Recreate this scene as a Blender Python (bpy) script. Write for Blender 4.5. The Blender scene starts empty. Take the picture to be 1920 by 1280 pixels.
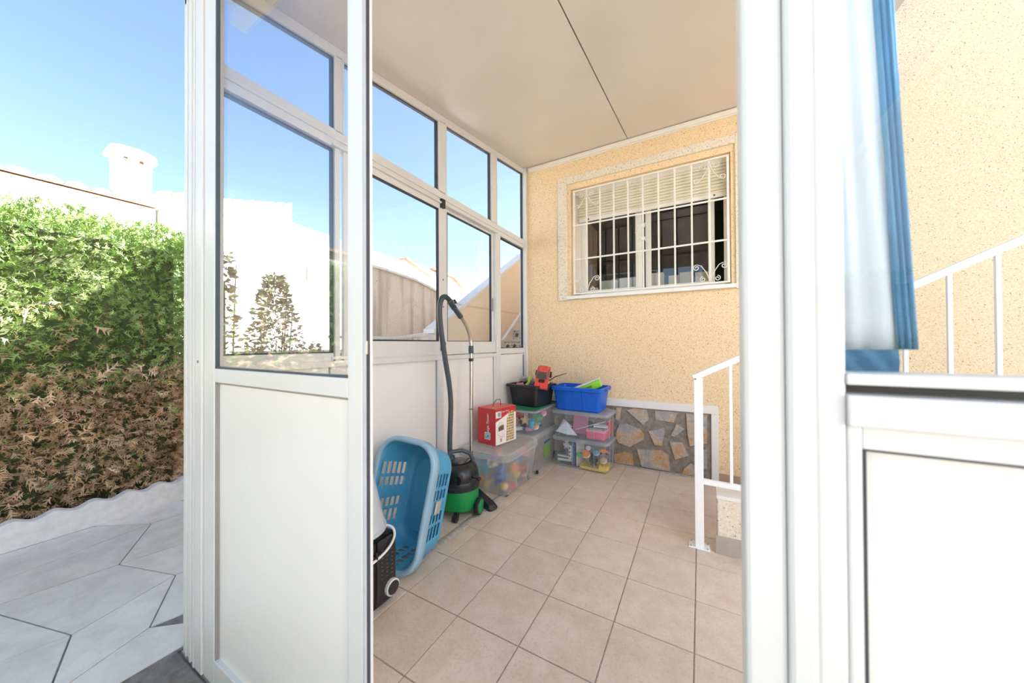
import bpy, bmesh, math, random
from mathutils import Matrix, Vector

# ------------------------------------------------------------------ camera, world, sun, exposure
SC = bpy.context.scene
COL = SC.collection
FPX = 626.46
H = 1.31
YAW, PIT, ROL = math.radians(29.387), math.radians(0.4266), math.radians(-0.2829)
def camera():
    cd = bpy.data.cameras.new('camera')
    cd.sensor_fit = 'HORIZONTAL'; cd.sensor_width = 36.0; cd.lens = FPX * 36.0 / 1920.0
    cd.clip_start = 0.02; cd.clip_end = 400
    cd.dof.use_dof = True; cd.dof.focus_distance = 2.7; cd.dof.aperture_fstop = 3.0
    F = Vector((-math.sin(YAW), math.cos(YAW), 0)); R = Vector((math.cos(YAW), math.sin(YAW), 0)); U = Vector((0, 0, 1))
    F2 = F * math.cos(PIT) + U * math.sin(PIT); U2 = U * math.cos(PIT) - F * math.sin(PIT)
    R2 = R * math.cos(ROL) + U2 * math.sin(ROL); U3 = U2 * math.cos(ROL) - R * math.sin(ROL)
    m = Matrix(((R2.x, U3.x, -F2.x, 0), (R2.y, U3.y, -F2.y, 0), (R2.z, U3.z, -F2.z, H), (0, 0, 0, 1)))
    o = bpy.data.objects.new('camera', cd); COL.objects.link(o); o.matrix_world = m
    SC.camera = o
camera()

SUN_EL, SUN_AZ = math.radians(38), math.radians(40.5)      # high, from behind the house; azimuth clockwise from +Y
w = bpy.data.worlds.new('sky'); SC.world = w; w.use_nodes = True
nt = w.node_tree; nt.nodes.clear()
sky = nt.nodes.new('ShaderNodeTexSky'); sky.sky_type = 'NISHITA'; sky.sun_disc = False
sky.sun_elevation = SUN_EL; sky.sun_rotation = SUN_AZ
sky.air_density = 1.0; sky.dust_density = 1.0; sky.ozone_density = 1.0
bg = nt.nodes.new('ShaderNodeBackground'); bg.inputs['Strength'].default_value = 0.148
wo = nt.nodes.new('ShaderNodeOutputWorld')
nt.links.new(sky.outputs[0], bg.inputs[0]); nt.links.new(bg.outputs[0], wo.inputs[0])
sl = bpy.data.lights.new('sun', 'SUN'); sl.energy = 11.8; sl.angle = math.radians(0.6); sl.color = (1.0, 0.965, 0.92)
so = bpy.data.objects.new('sun', sl); COL.objects.link(so)
sd = Vector((math.sin(SUN_AZ) * math.cos(SUN_EL), math.cos(SUN_AZ) * math.cos(SUN_EL), math.sin(SUN_EL)))
so.rotation_euler = sd.to_track_quat('Z', 'Y').to_euler(); so.location = sd * 40
SC.view_settings.view_transform = 'Standard'; SC.view_settings.look = 'None'
SC.view_settings.gamma = 1.0; SC.view_settings.use_curve_mapping = False
SC.view_settings.exposure = 1.47
SC.cycles.max_bounces = 12; SC.cycles.diffuse_bounces = 6; SC.cycles.transparent_max_bounces = 32
SC.cycles.sample_clamp_indirect = 8.0

RND = random.Random(7)

# ------------------------------------------------------------------ materials
MATS = {}
def _new(name):
    m = bpy.data.materials.new(name); m.use_nodes = True
    n = m.node_tree; n.nodes.clear()
    out = n.nodes.new('ShaderNodeOutputMaterial')
    return m, n, out
def plain(name, col, rough=0.5, metal=0.0, noise=0.06, scale=12.0, bump=0.0, bscale=200.0, spec=0.5, coat=0.0, rnd=0.0):
    """principled with procedural tone variation and optional fine relief"""
    if name in MATS: return MATS[name]
    m, n, out = _new(name)
    p = n.nodes.new('ShaderNodeBsdfPrincipled')
    tc = n.nodes.new('ShaderNodeTexCoord')
    nz = n.nodes.new('ShaderNodeTexNoise'); nz.inputs['Scale'].default_value = scale; nz.inputs['Detail'].default_value = 4
    n.links.new(tc.outputs['Object'], nz.inputs['Vector'])
    cr = n.nodes.new('ShaderNodeValToRGB')
    a = [max(0, c * (1 - noise)) for c in col]; b = [min(1, c * (1 + noise)) for c in col]
    cr.color_ramp.elements[0].color = (*a, 1); cr.color_ramp.elements[1].color = (*b, 1)
    cr.color_ramp.elements[0].position = 0.3; cr.color_ramp.elements[1].position = 0.7
    n.links.new(nz.outputs['Fac'], cr.inputs[0])
    src = cr.outputs[0]
    if rnd:
        oi = n.nodes.new('ShaderNodeObjectInfo')
        mr = n.nodes.new('ShaderNodeMapRange'); mr.inputs[3].default_value = 1 - rnd; mr.inputs[4].default_value = 1 + rnd
        n.links.new(oi.outputs['Random'], mr.inputs[0])
        hs = n.nodes.new('ShaderNodeHueSaturation'); n.links.new(mr.outputs[0], hs.inputs['Value'])
        n.links.new(src, hs.inputs['Color']); src = hs.outputs[0]
    n.links.new(src, p.inputs['Base Color'])
    p.inputs['Roughness'].default_value = rough; p.inputs['Metallic'].default_value = metal
    p.inputs['Specular IOR Level'].default_value = spec
    p.inputs['Coat Weight'].default_value = coat
    if bump:
        b2 = n.nodes.new('ShaderNodeTexNoise'); b2.inputs['Scale'].default_value = bscale; b2.inputs['Detail'].default_value = 3
        n.links.new(tc.outputs['Object'], b2.inputs['Vector'])
        bp = n.nodes.new('ShaderNodeBump'); bp.inputs['Strength'].default_value = bump; bp.inputs['Distance'].default_value = 0.003
        n.links.new(b2.outputs['Fac'], bp.inputs['Height']); n.links.new(bp.outputs[0], p.inputs['Normal'])
    n.links.new(p.outputs[0], out.inputs[0])
    MATS[name] = m
    return m
def plaster(name, c1, c2, dot, dots=0.62, scale=140.0, dscale=60.0, bump=0.6, streak=None):
    """rough projected plaster: grain of two tones, scattered dark specks, strong fine relief"""
    m, n, out = _new(name); L = n.links
    p = n.nodes.new('ShaderNodeBsdfPrincipled'); p.inputs['Roughness'].default_value = 0.9; p.inputs['Specular IOR Level'].default_value = 0.2
    tc = n.nodes.new('ShaderNodeTexCoord')
    g = n.nodes.new('ShaderNodeTexNoise'); g.inputs['Scale'].default_value = scale; g.inputs['Detail'].default_value = 5
    L.new(tc.outputs['Object'], g.inputs['Vector'])
    r = n.nodes.new('ShaderNodeValToRGB'); r.color_ramp.elements[0].color = (*c2, 1); r.color_ramp.elements[1].color = (*c1, 1)
    r.color_ramp.elements[0].position = 0.36; r.color_ramp.elements[1].position = 0.58
    L.new(g.outputs['Fac'], r.inputs[0])
    v = n.nodes.new('ShaderNodeTexNoise'); v.inputs['Scale'].default_value = dscale; v.inputs['Detail'].default_value = 2
    L.new(tc.outputs['Object'], v.inputs['Vector'])
    d = n.nodes.new('ShaderNodeValToRGB'); d.color_ramp.elements[0].color = (0, 0, 0, 1); d.color_ramp.elements[1].color = (1, 1, 1, 1)
    d.color_ramp.elements[0].position = dots; d.color_ramp.elements[1].position = dots + 0.06
    L.new(v.outputs['Fac'], d.inputs[0])
    mx = n.nodes.new('ShaderNodeMix'); mx.data_type = 'RGBA'
    L.new(d.outputs[0], mx.inputs[0]); L.new(r.outputs[0], mx.inputs[6]); mx.inputs[7].default_value = (*dot, 1)
    src = mx.outputs[2]
    if streak:
        mp = n.nodes.new('ShaderNodeMapping'); mp.inputs['Scale'].default_value = (3.0, 3.0, 0.25)
        L.new(tc.outputs['Object'], mp.inputs[0])
        s = n.nodes.new('ShaderNodeTexNoise'); s.inputs['Scale'].default_value = 2.2; s.inputs['Detail'].default_value = 3
        L.new(mp.outputs[0], s.inputs['Vector'])
        sr = n.nodes.new('ShaderNodeValToRGB'); sr.color_ramp.elements[0].position = 0.5; sr.color_ramp.elements[1].position = 0.68
        sr.color_ramp.elements[0].color = (0, 0, 0, 1); sr.color_ramp.elements[1].color = (0.6, 0.6, 0.6, 1)
        L.new(s.outputs['Fac'], sr.inputs[0])
        m2 = n.nodes.new('ShaderNodeMix'); m2.data_type = 'RGBA'
        L.new(sr.outputs[0], m2.inputs[0]); L.new(src, m2.inputs[6]); m2.inputs[7].default_value = (*streak, 1)
        src = m2.outputs[2]
    L.new(src, p.inputs['Base Color'])
    bp = n.nodes.new('ShaderNodeBump'); bp.inputs['Strength'].default_value = bump; bp.inputs['Distance'].default_value = 0.004
    L.new(g.outputs['Fac'], bp.inputs['Height']); L.new(bp.outputs[0], p.inputs['Normal'])
    L.new(p.outputs[0], out.inputs[0])
    MATS[name] = m
    return m
def glassy(name, tint=(0.94, 0.97, 0.97), f0=0.04, rough=0.0):
    """thin clear pane: straight-through transmission plus Schlick mirror reflection"""
    m, n, out = _new(name); L = n.links
    t = n.nodes.new('ShaderNodeBsdfTransparent'); t.inputs[0].default_value = (*tint, 1)
    g = n.nodes.new('ShaderNodeBsdfGlossy'); g.inputs['Roughness'].default_value = rough
    lw = n.nodes.new('ShaderNodeLayerWeight'); lw.inputs[0].default_value = 0.5
    pw = n.nodes.new('ShaderNodeMath'); pw.operation = 'POWER'; pw.inputs[1].default_value = 5.0
    ma = n.nodes.new('ShaderNodeMath'); ma.operation = 'MULTIPLY_ADD'; ma.inputs[1].default_value = 0.9; ma.inputs[2].default_value = f0
    mx = n.nodes.new('ShaderNodeMixShader')
    L.new(lw.outputs['Facing'], pw.inputs[0]); L.new(pw.outputs[0], ma.inputs[0]); L.new(ma.outputs[0], mx.inputs[0])
    L.new(t.outputs[0], mx.inputs[1]); L.new(g.outputs[0], mx.inputs[2]); L.new(mx.outputs[0], out.inputs[0])
    MATS[name] = m
    return m
def clearplastic(name, body=(0.8, 0.84, 0.88), milk=0.25, rough=0.25, tint=(0.93, 0.95, 0.97)):
    """moulded polypropylene: part see-through, part milky, with a soft gloss"""
    m, n, out = _new(name); L = n.links
    t = n.nodes.new('ShaderNodeBsdfTransparent'); t.inputs[0].default_value = (*tint, 1)
    p = n.nodes.new('ShaderNodeBsdfPrincipled'); p.inputs['Base Color'].default_value = (*body, 1); p.inputs['Roughness'].default_value = rough
    tr = n.nodes.new('ShaderNodeBsdfTranslucent'); tr.inputs[0].default_value = (*body, 1)
    a = n.nodes.new('ShaderNodeMixShader'); a.inputs[0].default_value = 0.35
    L.new(p.outputs[0], a.inputs[1]); L.new(tr.outputs[0], a.inputs[2])
    tc = n.nodes.new('ShaderNodeTexCoord'); nz = n.nodes.new('ShaderNodeTexNoise'); nz.inputs['Scale'].default_value = 9
    L.new(tc.outputs['Object'], nz.inputs['Vector'])
    mr = n.nodes.new('ShaderNodeMapRange'); mr.inputs[3].default_value = milk * 0.75; mr.inputs[4].default_value = milk * 1.25
    L.new(nz.outputs['Fac'], mr.inputs[0])
    mx = n.nodes.new('ShaderNodeMixShader'); L.new(mr.outputs[0], mx.inputs[0])
    L.new(t.outputs[0], mx.inputs[1]); L.new(a.outputs[0], mx.inputs[2]); L.new(mx.outputs[0], out.inputs[0])
    MATS[name] = m
    return m
def tilemat(name, c1, c2, c3, rough=0.35):
    """ceramic tile: cloudy beige with grain, each tile its own patch and tone"""
    m, n, out = _new(name); L = n.links
    p = n.nodes.new('ShaderNodeBsdfPrincipled'); p.inputs['Roughness'].default_value = rough; p.inputs['Specular IOR Level'].default_value = 0.4
    tc = n.nodes.new('ShaderNodeTexCoord'); oi = n.nodes.new('ShaderNodeObjectInfo')
    ad = n.nodes.new('ShaderNodeVectorMath'); ad.operation = 'MULTIPLY_ADD'
    ad.inputs[1].default_value = (1, 1, 1)
    cb = n.nodes.new('ShaderNodeCombineXYZ')
    mu = n.nodes.new('ShaderNodeMath'); mu.operation = 'MULTIPLY'; mu.inputs[1].default_value = 40
    L.new(oi.outputs['Random'], mu.inputs[0]); L.new(mu.outputs[0], cb.inputs[0]); L.new(mu.outputs[0], cb.inputs[2])
    L.new(tc.outputs['Object'], ad.inputs[0]); L.new(cb.outputs[0], ad.inputs[2])
    n1 = n.nodes.new('ShaderNodeTexNoise'); n1.inputs['Scale'].default_value = 7; n1.inputs['Detail'].default_value = 6; n1.inputs['Roughness'].default_value = 0.65
    n2 = n.nodes.new('ShaderNodeTexNoise'); n2.inputs['Scale'].default_value = 90; n2.inputs['Detail'].default_value = 3
    L.new(ad.outputs[0], n1.inputs['Vector']); L.new(ad.outputs[0], n2.inputs['Vector'])
    r = n.nodes.new('ShaderNodeValToRGB'); e = r.color_ramp.elements
    e[0].color = (*c2, 1); e[0].position = 0.36; e[1].color = (*c1, 1); e[1].position = 0.62
    L.new(n1.outputs['Fac'], r.inputs[0])
    r2 = n.nodes.new('ShaderNodeValToRGB'); r2.color_ramp.elements[0].position = 0.5; r2.color_ramp.elements[1].position = 0.72
    r2.color_ramp.elements[0].color = (0, 0, 0, 1); r2.color_ramp.elements[1].color = (0.35, 0.35, 0.35, 1)
    L.new(n2.outputs['Fac'], r2.inputs[0])
    mx = n.nodes.new('ShaderNodeMix'); mx.data_type = 'RGBA'
    L.new(r2.outputs[0], mx.inputs[0]); L.new(r.outputs[0], mx.inputs[6]); mx.inputs[7].default_value = (*c3, 1)
    mr = n.nodes.new('ShaderNodeMapRange'); mr.inputs[3].default_value = 0.94; mr.inputs[4].default_value = 1.05
    L.new(oi.outputs['Random'], mr.inputs[0])
    hs = n.nodes.new('ShaderNodeHueSaturation'); L.new(mr.outputs[0], hs.inputs['Value']); L.new(mx.outputs[2], hs.inputs['Color'])
    L.new(hs.outputs[0], p.inputs['Base Color'])
    bp = n.nodes.new('ShaderNodeBump'); bp.inputs['Strength'].default_value = 0.148; bp.inputs['Distance'].default_value = 0.002
    L.new(n1.outputs['Fac'], bp.inputs['Height']); L.new(bp.outputs[0], p.inputs['Normal'])
    L.new(p.outputs[0], out.inputs[0]); MATS[name] = m
    return m
def stonemat(name):
    m, n, out = _new(name); L = n.links
    p = n.nodes.new('ShaderNodeBsdfPrincipled'); p.inputs['Roughness'].default_value = 0.6
    tc = n.nodes.new('ShaderNodeTexCoord')
    n1 = n.nodes.new('ShaderNodeTexNoise'); n1.inputs['Scale'].default_value = 6; n1.inputs['Detail'].default_value = 5
    n2 = n.nodes.new('ShaderNodeTexNoise'); n2.inputs['Scale'].default_value = 45; n2.inputs['Detail'].default_value = 4
    L.new(tc.outputs['Object'], n1.inputs['Vector']); L.new(tc.outputs['Object'], n2.inputs['Vector'])
    r = n.nodes.new('ShaderNodeValToRGB'); e = r.color_ramp.elements
    e[0].color = (0.33, 0.33, 0.33, 1); e[0].position = 0.4; e[1].color = (0.50, 0.30, 0.14, 1); e[1].position = 0.62
    k = e.new(0.5); k.color = (0.46, 0.38, 0.30, 1)
    L.new(n1.outputs['Fac'], r.inputs[0])
    hs = n.nodes.new('ShaderNodeHueSaturation')
    mr = n.nodes.new('ShaderNodeMapRange'); mr.inputs[3].default_value = 0.6; mr.inputs[4].default_value = 1.4
    L.new(n2.outputs['Fac'], mr.inputs[0]); L.new(mr.outputs[0], hs.inputs['Value']); L.new(r.outputs[0], hs.inputs['Color'])
    L.new(hs.outputs[0], p.inputs['Base Color'])
    bp = n.nodes.new('ShaderNodeBump'); bp.inputs['Strength'].default_value = 0.5; bp.inputs['Distance'].default_value = 0.006
    L.new(n2.outputs['Fac'], bp.inputs['Height']); L.new(bp.outputs[0], p.inputs['Normal'])
    L.new(p.outputs[0], out.inputs[0]); MATS[name] = m
    return m

WHITE = plain('white_aluminium', (0.71, 0.70, 0.685), 0.35, noise=0.02, scale=3)
WPANEL = plain('white_panel', (0.83, 0.805, 0.77), 0.3, noise=0.02, scale=2)
CEIL = plain('ceiling_panel', (0.72, 0.655, 0.575), 0.2, noise=0.02, scale=2)
GASKET = plain('dark_gasket', (0.03, 0.035, 0.045), 0.5)
GLASS = glassy('window_glass', (0.975, 0.985, 0.99))
GLASSD = glassy('house_glass', (0.86, 0.86, 0.84), f0=0.06)
WALL = plaster('beige_plaster', (0.88, 0.69, 0.45), (0.76, 0.55, 0.33), (0.34, 0.22, 0.12), dots=0.64, scale=125, dscale=95)
WALLX = plaster('stair_plaster', (0.92, 0.79, 0.64), (0.86, 0.72, 0.57), (0.35, 0.25, 0.18), dots=0.68, scale=80, dscale=50)
WALLG = plaster('weathered_plaster', (0.78, 0.68, 0.58), (0.68, 0.58, 0.49), (0.36, 0.29, 0.24), dots=0.66, scale=60, dscale=40, streak=(0.30, 0.25, 0.21))
SPECK = plaster('speckled_stone', (0.80, 0.72, 0.60), (0.69, 0.60, 0.48), (0.22, 0.16, 0.10), dots=0.635, scale=80, dscale=75, bump=0.2)
TILE = tilemat('floor_tile', (0.76, 0.64, 0.53), (0.68, 0.54, 0.42), (0.50, 0.36, 0.26))
GROUT = plain('grout', (0.40, 0.34, 0.29), 0.9, noise=0.2, scale=30)
MORTAR = plain('mortar', (0.24, 0.21, 0.18), 0.95, noise=0.25, scale=25, bump=0.8, bscale=90)
CEMENT = plain('cement', (0.48, 0.42, 0.36), 0.95, noise=0.25, scale=40, bump=1.0, bscale=120)
STONE = stonemat('slate_stone')
NEIGH = plain('white_render', (0.82, 0.80, 0.77), 0.9, noise=0.04, scale=3, bump=0.3, bscale=60)
ROOFT = plain('clay_tile', (0.62, 0.36, 0.24), 0.85, noise=0.3, scale=4, rnd=0.15)
PATH = tilemat('paving_stone', (0.86, 0.80, 0.72), (0.72, 0.66, 0.59), (0.80, 0.64, 0.50), rough=0.6)
KERB = plain('kerb_white', (0.84, 0.81, 0.77), 0.8, noise=0.08, scale=20, bump=0.4)
MARB = plain('white_slab', (0.80, 0.78, 0.75), 0.4, noise=0.03, scale=6)
IRON = plain('painted_iron', (0.80, 0.77, 0.71), 0.45, noise=0.03)
IRONW = plain('white_railing', (0.88, 0.89, 0.90), 0.4, noise=0.02)
SHUT = plain('shutter_cream', (0.74, 0.68, 0.55), 0.45, noise=0.02)
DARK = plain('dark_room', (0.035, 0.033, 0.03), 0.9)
BLACKP = plain('black_plastic', (0.018, 0.019, 0.021), 0.35)
BLACKG = plain('black_gloss', (0.012, 0.012, 0.013), 0.08)
HOSE = plain('hose_grey', (0.06, 0.075, 0.085), 0.42)
GREEN = plain('vacuum_green', (0.005, 0.27, 0.06), 0.28, noise=0.03)
CHROME = plain('steel_tube', (0.62, 0.58, 0.53), 0.16, metal=1.0, noise=0.02)
BASK = plain('basket_blue', (0.09, 0.39, 0.62), 0.35, noise=0.05, scale=5)  # deeper than the rim; light bouncing inside is put into this blue
CLEAR = clearplastic('clear_box', milk=0.16)
MILKY = clearplastic('milky_bin', body=(0.82, 0.81, 0.78), milk=0.34, rough=0.35)
LIDM = clearplastic('milky_lid', body=(0.84, 0.82, 0.78), milk=0.50, rough=0.4)
LIDC = clearplastic('clear_lid', body=(0.78, 0.83, 0.88), milk=0.42)
BLUEC = plain('crate_blue', (0.008, 0.12, 0.62), 0.38, noise=0.03)
RED = plain('box_red', (0.55, 0.035, 0.04), 0.45, noise=0.04)
REDL = plain('box_red_lit_top', (0.66, 0.13, 0.10), 0.5, noise=0.04)
WPRINT = plain('print_white', (0.82, 0.79, 0.74), 0.5, noise=0.02)
WOODP = plain('print_wood', (0.62, 0.46, 0.24), 0.5, noise=0.1)
BROWNP = plain('print_brown', (0.16, 0.09, 0.06), 0.5)
CYANP = plain('print_cyan', (0.05, 0.48, 0.75), 0.4)
YELP = plain('yellow', (0.80, 0.60, 0.12), 0.6, noise=0.05)
FABRIC = plain('white_fabric', (0.82, 0.82, 0.81), 0.9, noise=0.02)
FABBLUE = plain('blue_fabric', (0.16, 0.34, 0.50), 0.9)
LEAFG = plain('conifer_green', (0.28, 0.40, 0.12), 0.7, noise=0.5, scale=9)
LEAFB = plain('conifer_brown', (0.76, 0.50, 0.30), 0.8, noise=0.45, scale=9)
TWIG = plain('twig', (0.13, 0.10, 0.055), 0.9)
DRYLEAF = plain('dry_leaf', (0.52, 0.38, 0.30), 0.8, noise=0.35, scale=10)
def C(name, col, rough=0.45, **k): return plain(name, col, rough, **k)

# ------------------------------------------------------------------ mesh builder
class MB:
    def __init__(s, M=None): s.v = []; s.f = []; s.M = M
    def add(s, vs, fs):
        k = len(s.v)
        for p in vs:
            p = Vector(p)
            s.v.append(s.M @ p if s.M else p)
        s.f += [tuple(i + k for i in f) for f in fs]
        return s
    def box(s, x0, x1, y0, y1, z0, z1):
        return s.add([(x0, y0, z0), (x1, y0, z0), (x1, y1, z0), (x0, y1, z0), (x0, y0, z1), (x1, y0, z1), (x1, y1, z1), (x0, y1, z1)],
                     [(0, 3, 2, 1), (4, 5, 6, 7), (0, 1, 5, 4), (1, 2, 6, 5), (2, 3, 7, 6), (3, 0, 4, 7)])
    def hexa(s, b, t):      # bottom 4 and top 4 points, counter-clockwise
        return s.add(list(b) + list(t), [(0, 3, 2, 1), (4, 5, 6, 7), (0, 1, 5, 4), (1, 2, 6, 5), (2, 3, 7, 6), (3, 0, 4, 7)])
    def prism(s, poly, axis, a0, a1):   # poly of 2-D points in the other two axes
        def P(u, v, a): return {'x': (a, u, v), 'y': (u, a, v), 'z': (u, v, a)}[axis]
        n = len(poly)
        vs = [P(u, v, a0) for u, v in poly] + [P(u, v, a1) for u, v in poly]
        fs = [tuple(range(n - 1, -1, -1)), tuple(range(n, 2 * n))] + [(i, (i + 1) % n, n + (i + 1) % n, n + i) for i in range(n)]
        return s.add(vs, fs)
    def rings(s, rings, cap0=True, cap1=True, closed=False):
        n = len(rings[0]); vs = [p for r in rings for p in r]; fs = []
        m = len(rings)
        for k in range(m if closed else m - 1):
            a, b = k * n, ((k + 1) % m) * n
            for i in range(n):
                j = (i + 1) % n
                fs.append((a + i, a + j, b + j, b + i))
        if not closed:
            if cap0: fs.append(tuple(range(n - 1, -1, -1)))
            if cap1: fs.append(tuple((m - 1) * n + i for i in range(n)))
        return s.add(vs, fs)
    def tube(s, path, r, n=10, closed=False, caps=True):
        P = [Vector(p) for p in path]; rs = r if isinstance(r, (list, tuple)) else [r] * len(P)
        R = []; up = None
        for k, p in enumerate(P):
            if closed: t = P[(k + 1) % len(P)] - P[k - 1]
            else: t = P[min(k + 1, len(P) - 1)] - P[max(k - 1, 0)]
            t.normalize()
            if up is None:
                up = Vector((0, 0, 1)) if abs(t.z) < 0.9 else Vector((1, 0, 0))
            x = up - t * up.dot(t); x.normalize(); y = t.cross(x); up = x
            R.append([p + (x * math.cos(2 * math.pi * i / n) + y * math.sin(2 * math.pi * i / n)) * rs[k] for i in range(n)])
        return s.rings(R, caps, caps, closed)
    def bar(s, a, b, w, h):     # straight rectangular bar, w across, h in height sense
        a = Vector(a); b = Vector(b); t = (b - a).normalized()
        up = Vector((0, 0, 1)) if abs(t.z) < 0.95 else Vector((0, 1, 0))
        x = t.cross(up).normalized(); y = x.cross(t)
        c = [(-w / 2, -h / 2), (w / 2, -h / 2), (w / 2, h / 2), (-w / 2, h / 2)]
        return s.rings([[p + x * u + y * v for u, v in c] for p in (a, b)])
    def lathe(s, prof, c=(0, 0, 0), n=24, axis='z', sx=1.0, sy=1.0):
        R = []
        for r, h in prof:
            ring = []
            for i in range(n):
                a = 2 * math.pi * i / n
                u, v = r * math.cos(a) * sx, r * math.sin(a) * sy
                q = {'z': (u, v, h), 'x': (h, u, v), 'y': (v, h, u)}[axis]
                ring.append((c[0] + q[0], c[1] + q[1], c[2] + q[2]))
            R.append(ring)
        return s.rings(R)
    def ell(s, c, r, n=14, m=9):
        prof = [(max(1e-4, math.sin(math.pi * k / m)), -math.cos(math.pi * k / m)) for k in range(m + 1)]
        R = [[(c[0] + q * math.cos(2 * math.pi * i / n) * r[0], c[1] + q * math.sin(2 * math.pi * i / n) * r[1], c[2] + h * r[2]) for i in range(n)] for q, h in prof]
        return s.rings(R)
    def build(s, name, mat, parent=None, smooth=None, bevel=0.0, seg=2, solid=0.0):
        me = bpy.data.meshes.new(name)
        me.from_pydata([tuple(p) for p in s.v], [], s.f); me.update()
        bm = bmesh.new(); bm.from_mesh(me); bmesh.ops.recalc_face_normals(bm, faces=bm.faces); bm.to_mesh(me); bm.free()
        me.materials.append(mat)
        if smooth is not None:
            for p in me.polygons: p.use_smooth = True
            me.set_sharp_from_angle(angle=math.radians(smooth))
        o = bpy.data.objects.new(name, me); COL.objects.link(o)
        if parent: adopt(o, parent)
        if solid:
            md = o.modifiers.new('thick', 'SOLIDIFY'); md.thickness = solid; md.offset = 0
        if bevel:
            md = o.modifiers.new('bevel', 'BEVEL'); md.width = bevel; md.segments = seg; md.limit_method = 'ANGLE'; md.angle_limit = math.radians(40)
        return o
def adopt(o, parent):
    o.parent = parent
    loc = parent.location if parent.parent is None else parent.location
    if parent.type == 'EMPTY': o.matrix_parent_inverse = Matrix.Translation(-Vector(parent.location))
    return o
def tag(o, label, cat, group=None):
    o['label'] = label; o['category'] = cat
    if group: o['group'] = group
    return o
def thing(name, label, cat, loc=(0, 0, 0), group=None):
    o = bpy.data.objects.new(name, None); COL.objects.link(o); o.location = loc; o.empty_display_size = 0.05
    return tag(o, label, cat, group)
def struct(name, loc=(0, 0, 0), label=None, cat=None):
    o = bpy.data.objects.new(name, None); COL.objects.link(o); o.location = loc; o.empty_display_size = 0.05
    o['kind'] = 'structure'
    if label: o['label'] = label; o['category'] = cat
    return o
def setk(o, label=None, cat=None):
    o['kind'] = 'structure'
    if label: o['label'] = label; o['category'] = cat
    return o
def inst(proto, name, parent, loc=(0, 0, 0), rot=None):
    o = proto.copy(); o.name = name; COL.objects.link(o)
    o.parent = parent; o.matrix_parent_inverse = Matrix.Translation(-Vector(parent.location)) if parent.type == 'EMPTY' else Matrix()
    o.location = loc
    if rot: o.rotation_euler = rot
    return o
def rot(ax, deg, c=(0, 0, 0)):
    return Matrix.Translation(c) @ Matrix.Rotation(math.radians(deg), 4, ax) @ Matrix.Translation(-Vector(c))
def place(c, rz=0, rx=0, ry=0):
    return Matrix.Translation(c) @ Matrix.Rotation(math.radians(rz), 4, 'Z') @ Matrix.Rotation(math.radians(rx), 4, 'X') @ Matrix.Rotation(math.radians(ry), 4, 'Y')
def text(s, size, mat, parent, M, name='lettering', ext=0.0004, shear=0.0, xs=1.0):
    cu = bpy.data.curves.new(name, 'FONT'); cu.body = s; cu.size = size; cu.extrude = ext; cu.shear = shear
    cu.align_x = 'CENTER'; cu.align_y = 'CENTER'; cu.space_character = xs; cu.materials.append(mat)
    tmp = bpy.data.objects.new(name, cu); COL.objects.link(tmp)
    me = bpy.data.meshes.new_from_object(tmp.evaluated_get(bpy.context.evaluated_depsgraph_get()))
    bpy.data.objects.remove(tmp); me.name = name
    if not me.materials: me.materials.append(mat)
    o = bpy.data.objects.new(name, me); COL.objects.link(o)
    o.parent = parent
    o.matrix_parent_inverse = Matrix.Translation(-Vector(parent.location)) if parent.type == 'EMPTY' else Matrix()
    o.matrix_basis = M
    return o

# ------------------------------------------------------------------ setting: dimensions
XL, YB, YF = -1.907, 3.74, 0.56          # left glazed wall, house wall, front wall (outer face)
def zc(y): return 2.92 + 0.157 * y       # underside of the sloping porch roof

# ---- ground and porch floor
g = MB().box(-30, 20, -14, 40, -0.30, -0.02).build('ground', plain('ground_concrete', (0.36, 0.33, 0.30), 0.9, noise=0.15, scale=1.5))
setk(g, 'pale concrete ground around the house', 'ground')
floor = struct('floor', (0, 2, 0), 'beige square tiled porch floor with grey grout', 'floor')
MB().box(XL - 0.05, 1.8, YF, YB, -0.019, -0.004).build('grout_bed', GROUT, floor)
T = 0.3329; X0, Y0 = -1.3641, 1.2809
GAP = 0.0028
proto = {}
def tile(x0, x1, y0, y1, nm='tile'):
    k = (round(x1 - x0, 3), round(y1 - y0, 3))
    if k not in proto:
        a, b = k[0] / 2 - GAP, k[1] / 2 - GAP
        m = MB().box(-a, a, -b, b, -0.012, 0.0)
        o = m.build(nm, TILE, floor, bevel=0.0018, seg=2); proto[k] = o
        o.matrix_parent_inverse = Matrix.Translation(-Vector(floor.location))
        o.location = ((x0 + x1) / 2, (y0 + y1) / 2, 0)
    else:
        o = inst(proto[k], nm, floor, ((x0 + x1) / 2, (y0 + y1) / 2, 0))
    r = random.Random(int(x0 * 1000) * 7 + int(y0 * 1000))
    o.rotation_euler = (r.uniform(-.0015, .0015), r.uniform(-.0015, .0015), 0)
ys = [YF + 0.05]
y = Y0 - 2 * T
while y < YB - 0.02:
    if y > ys[-1] + 0.03: ys.append(y)
    y += T
ys.append(YB)
xs = [X0 + i * T for i in range(0, 10)]
xs = [x for x in xs if x < 1.75] + [1.8]
for j in range(len(ys) - 1):
    for i in range(len(xs) - 1): tile(xs[i], xs[i + 1], ys[j], ys[j + 1])
    tile(-1.47, X0, ys[j], ys[j + 1])                    # cut strip beside the mortar joint
    tile(XL + 0.01, -1.535, ys[j], ys[j + 1])
m = MB()
rr = random.Random(3)
N = 60; pts = []
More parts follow.
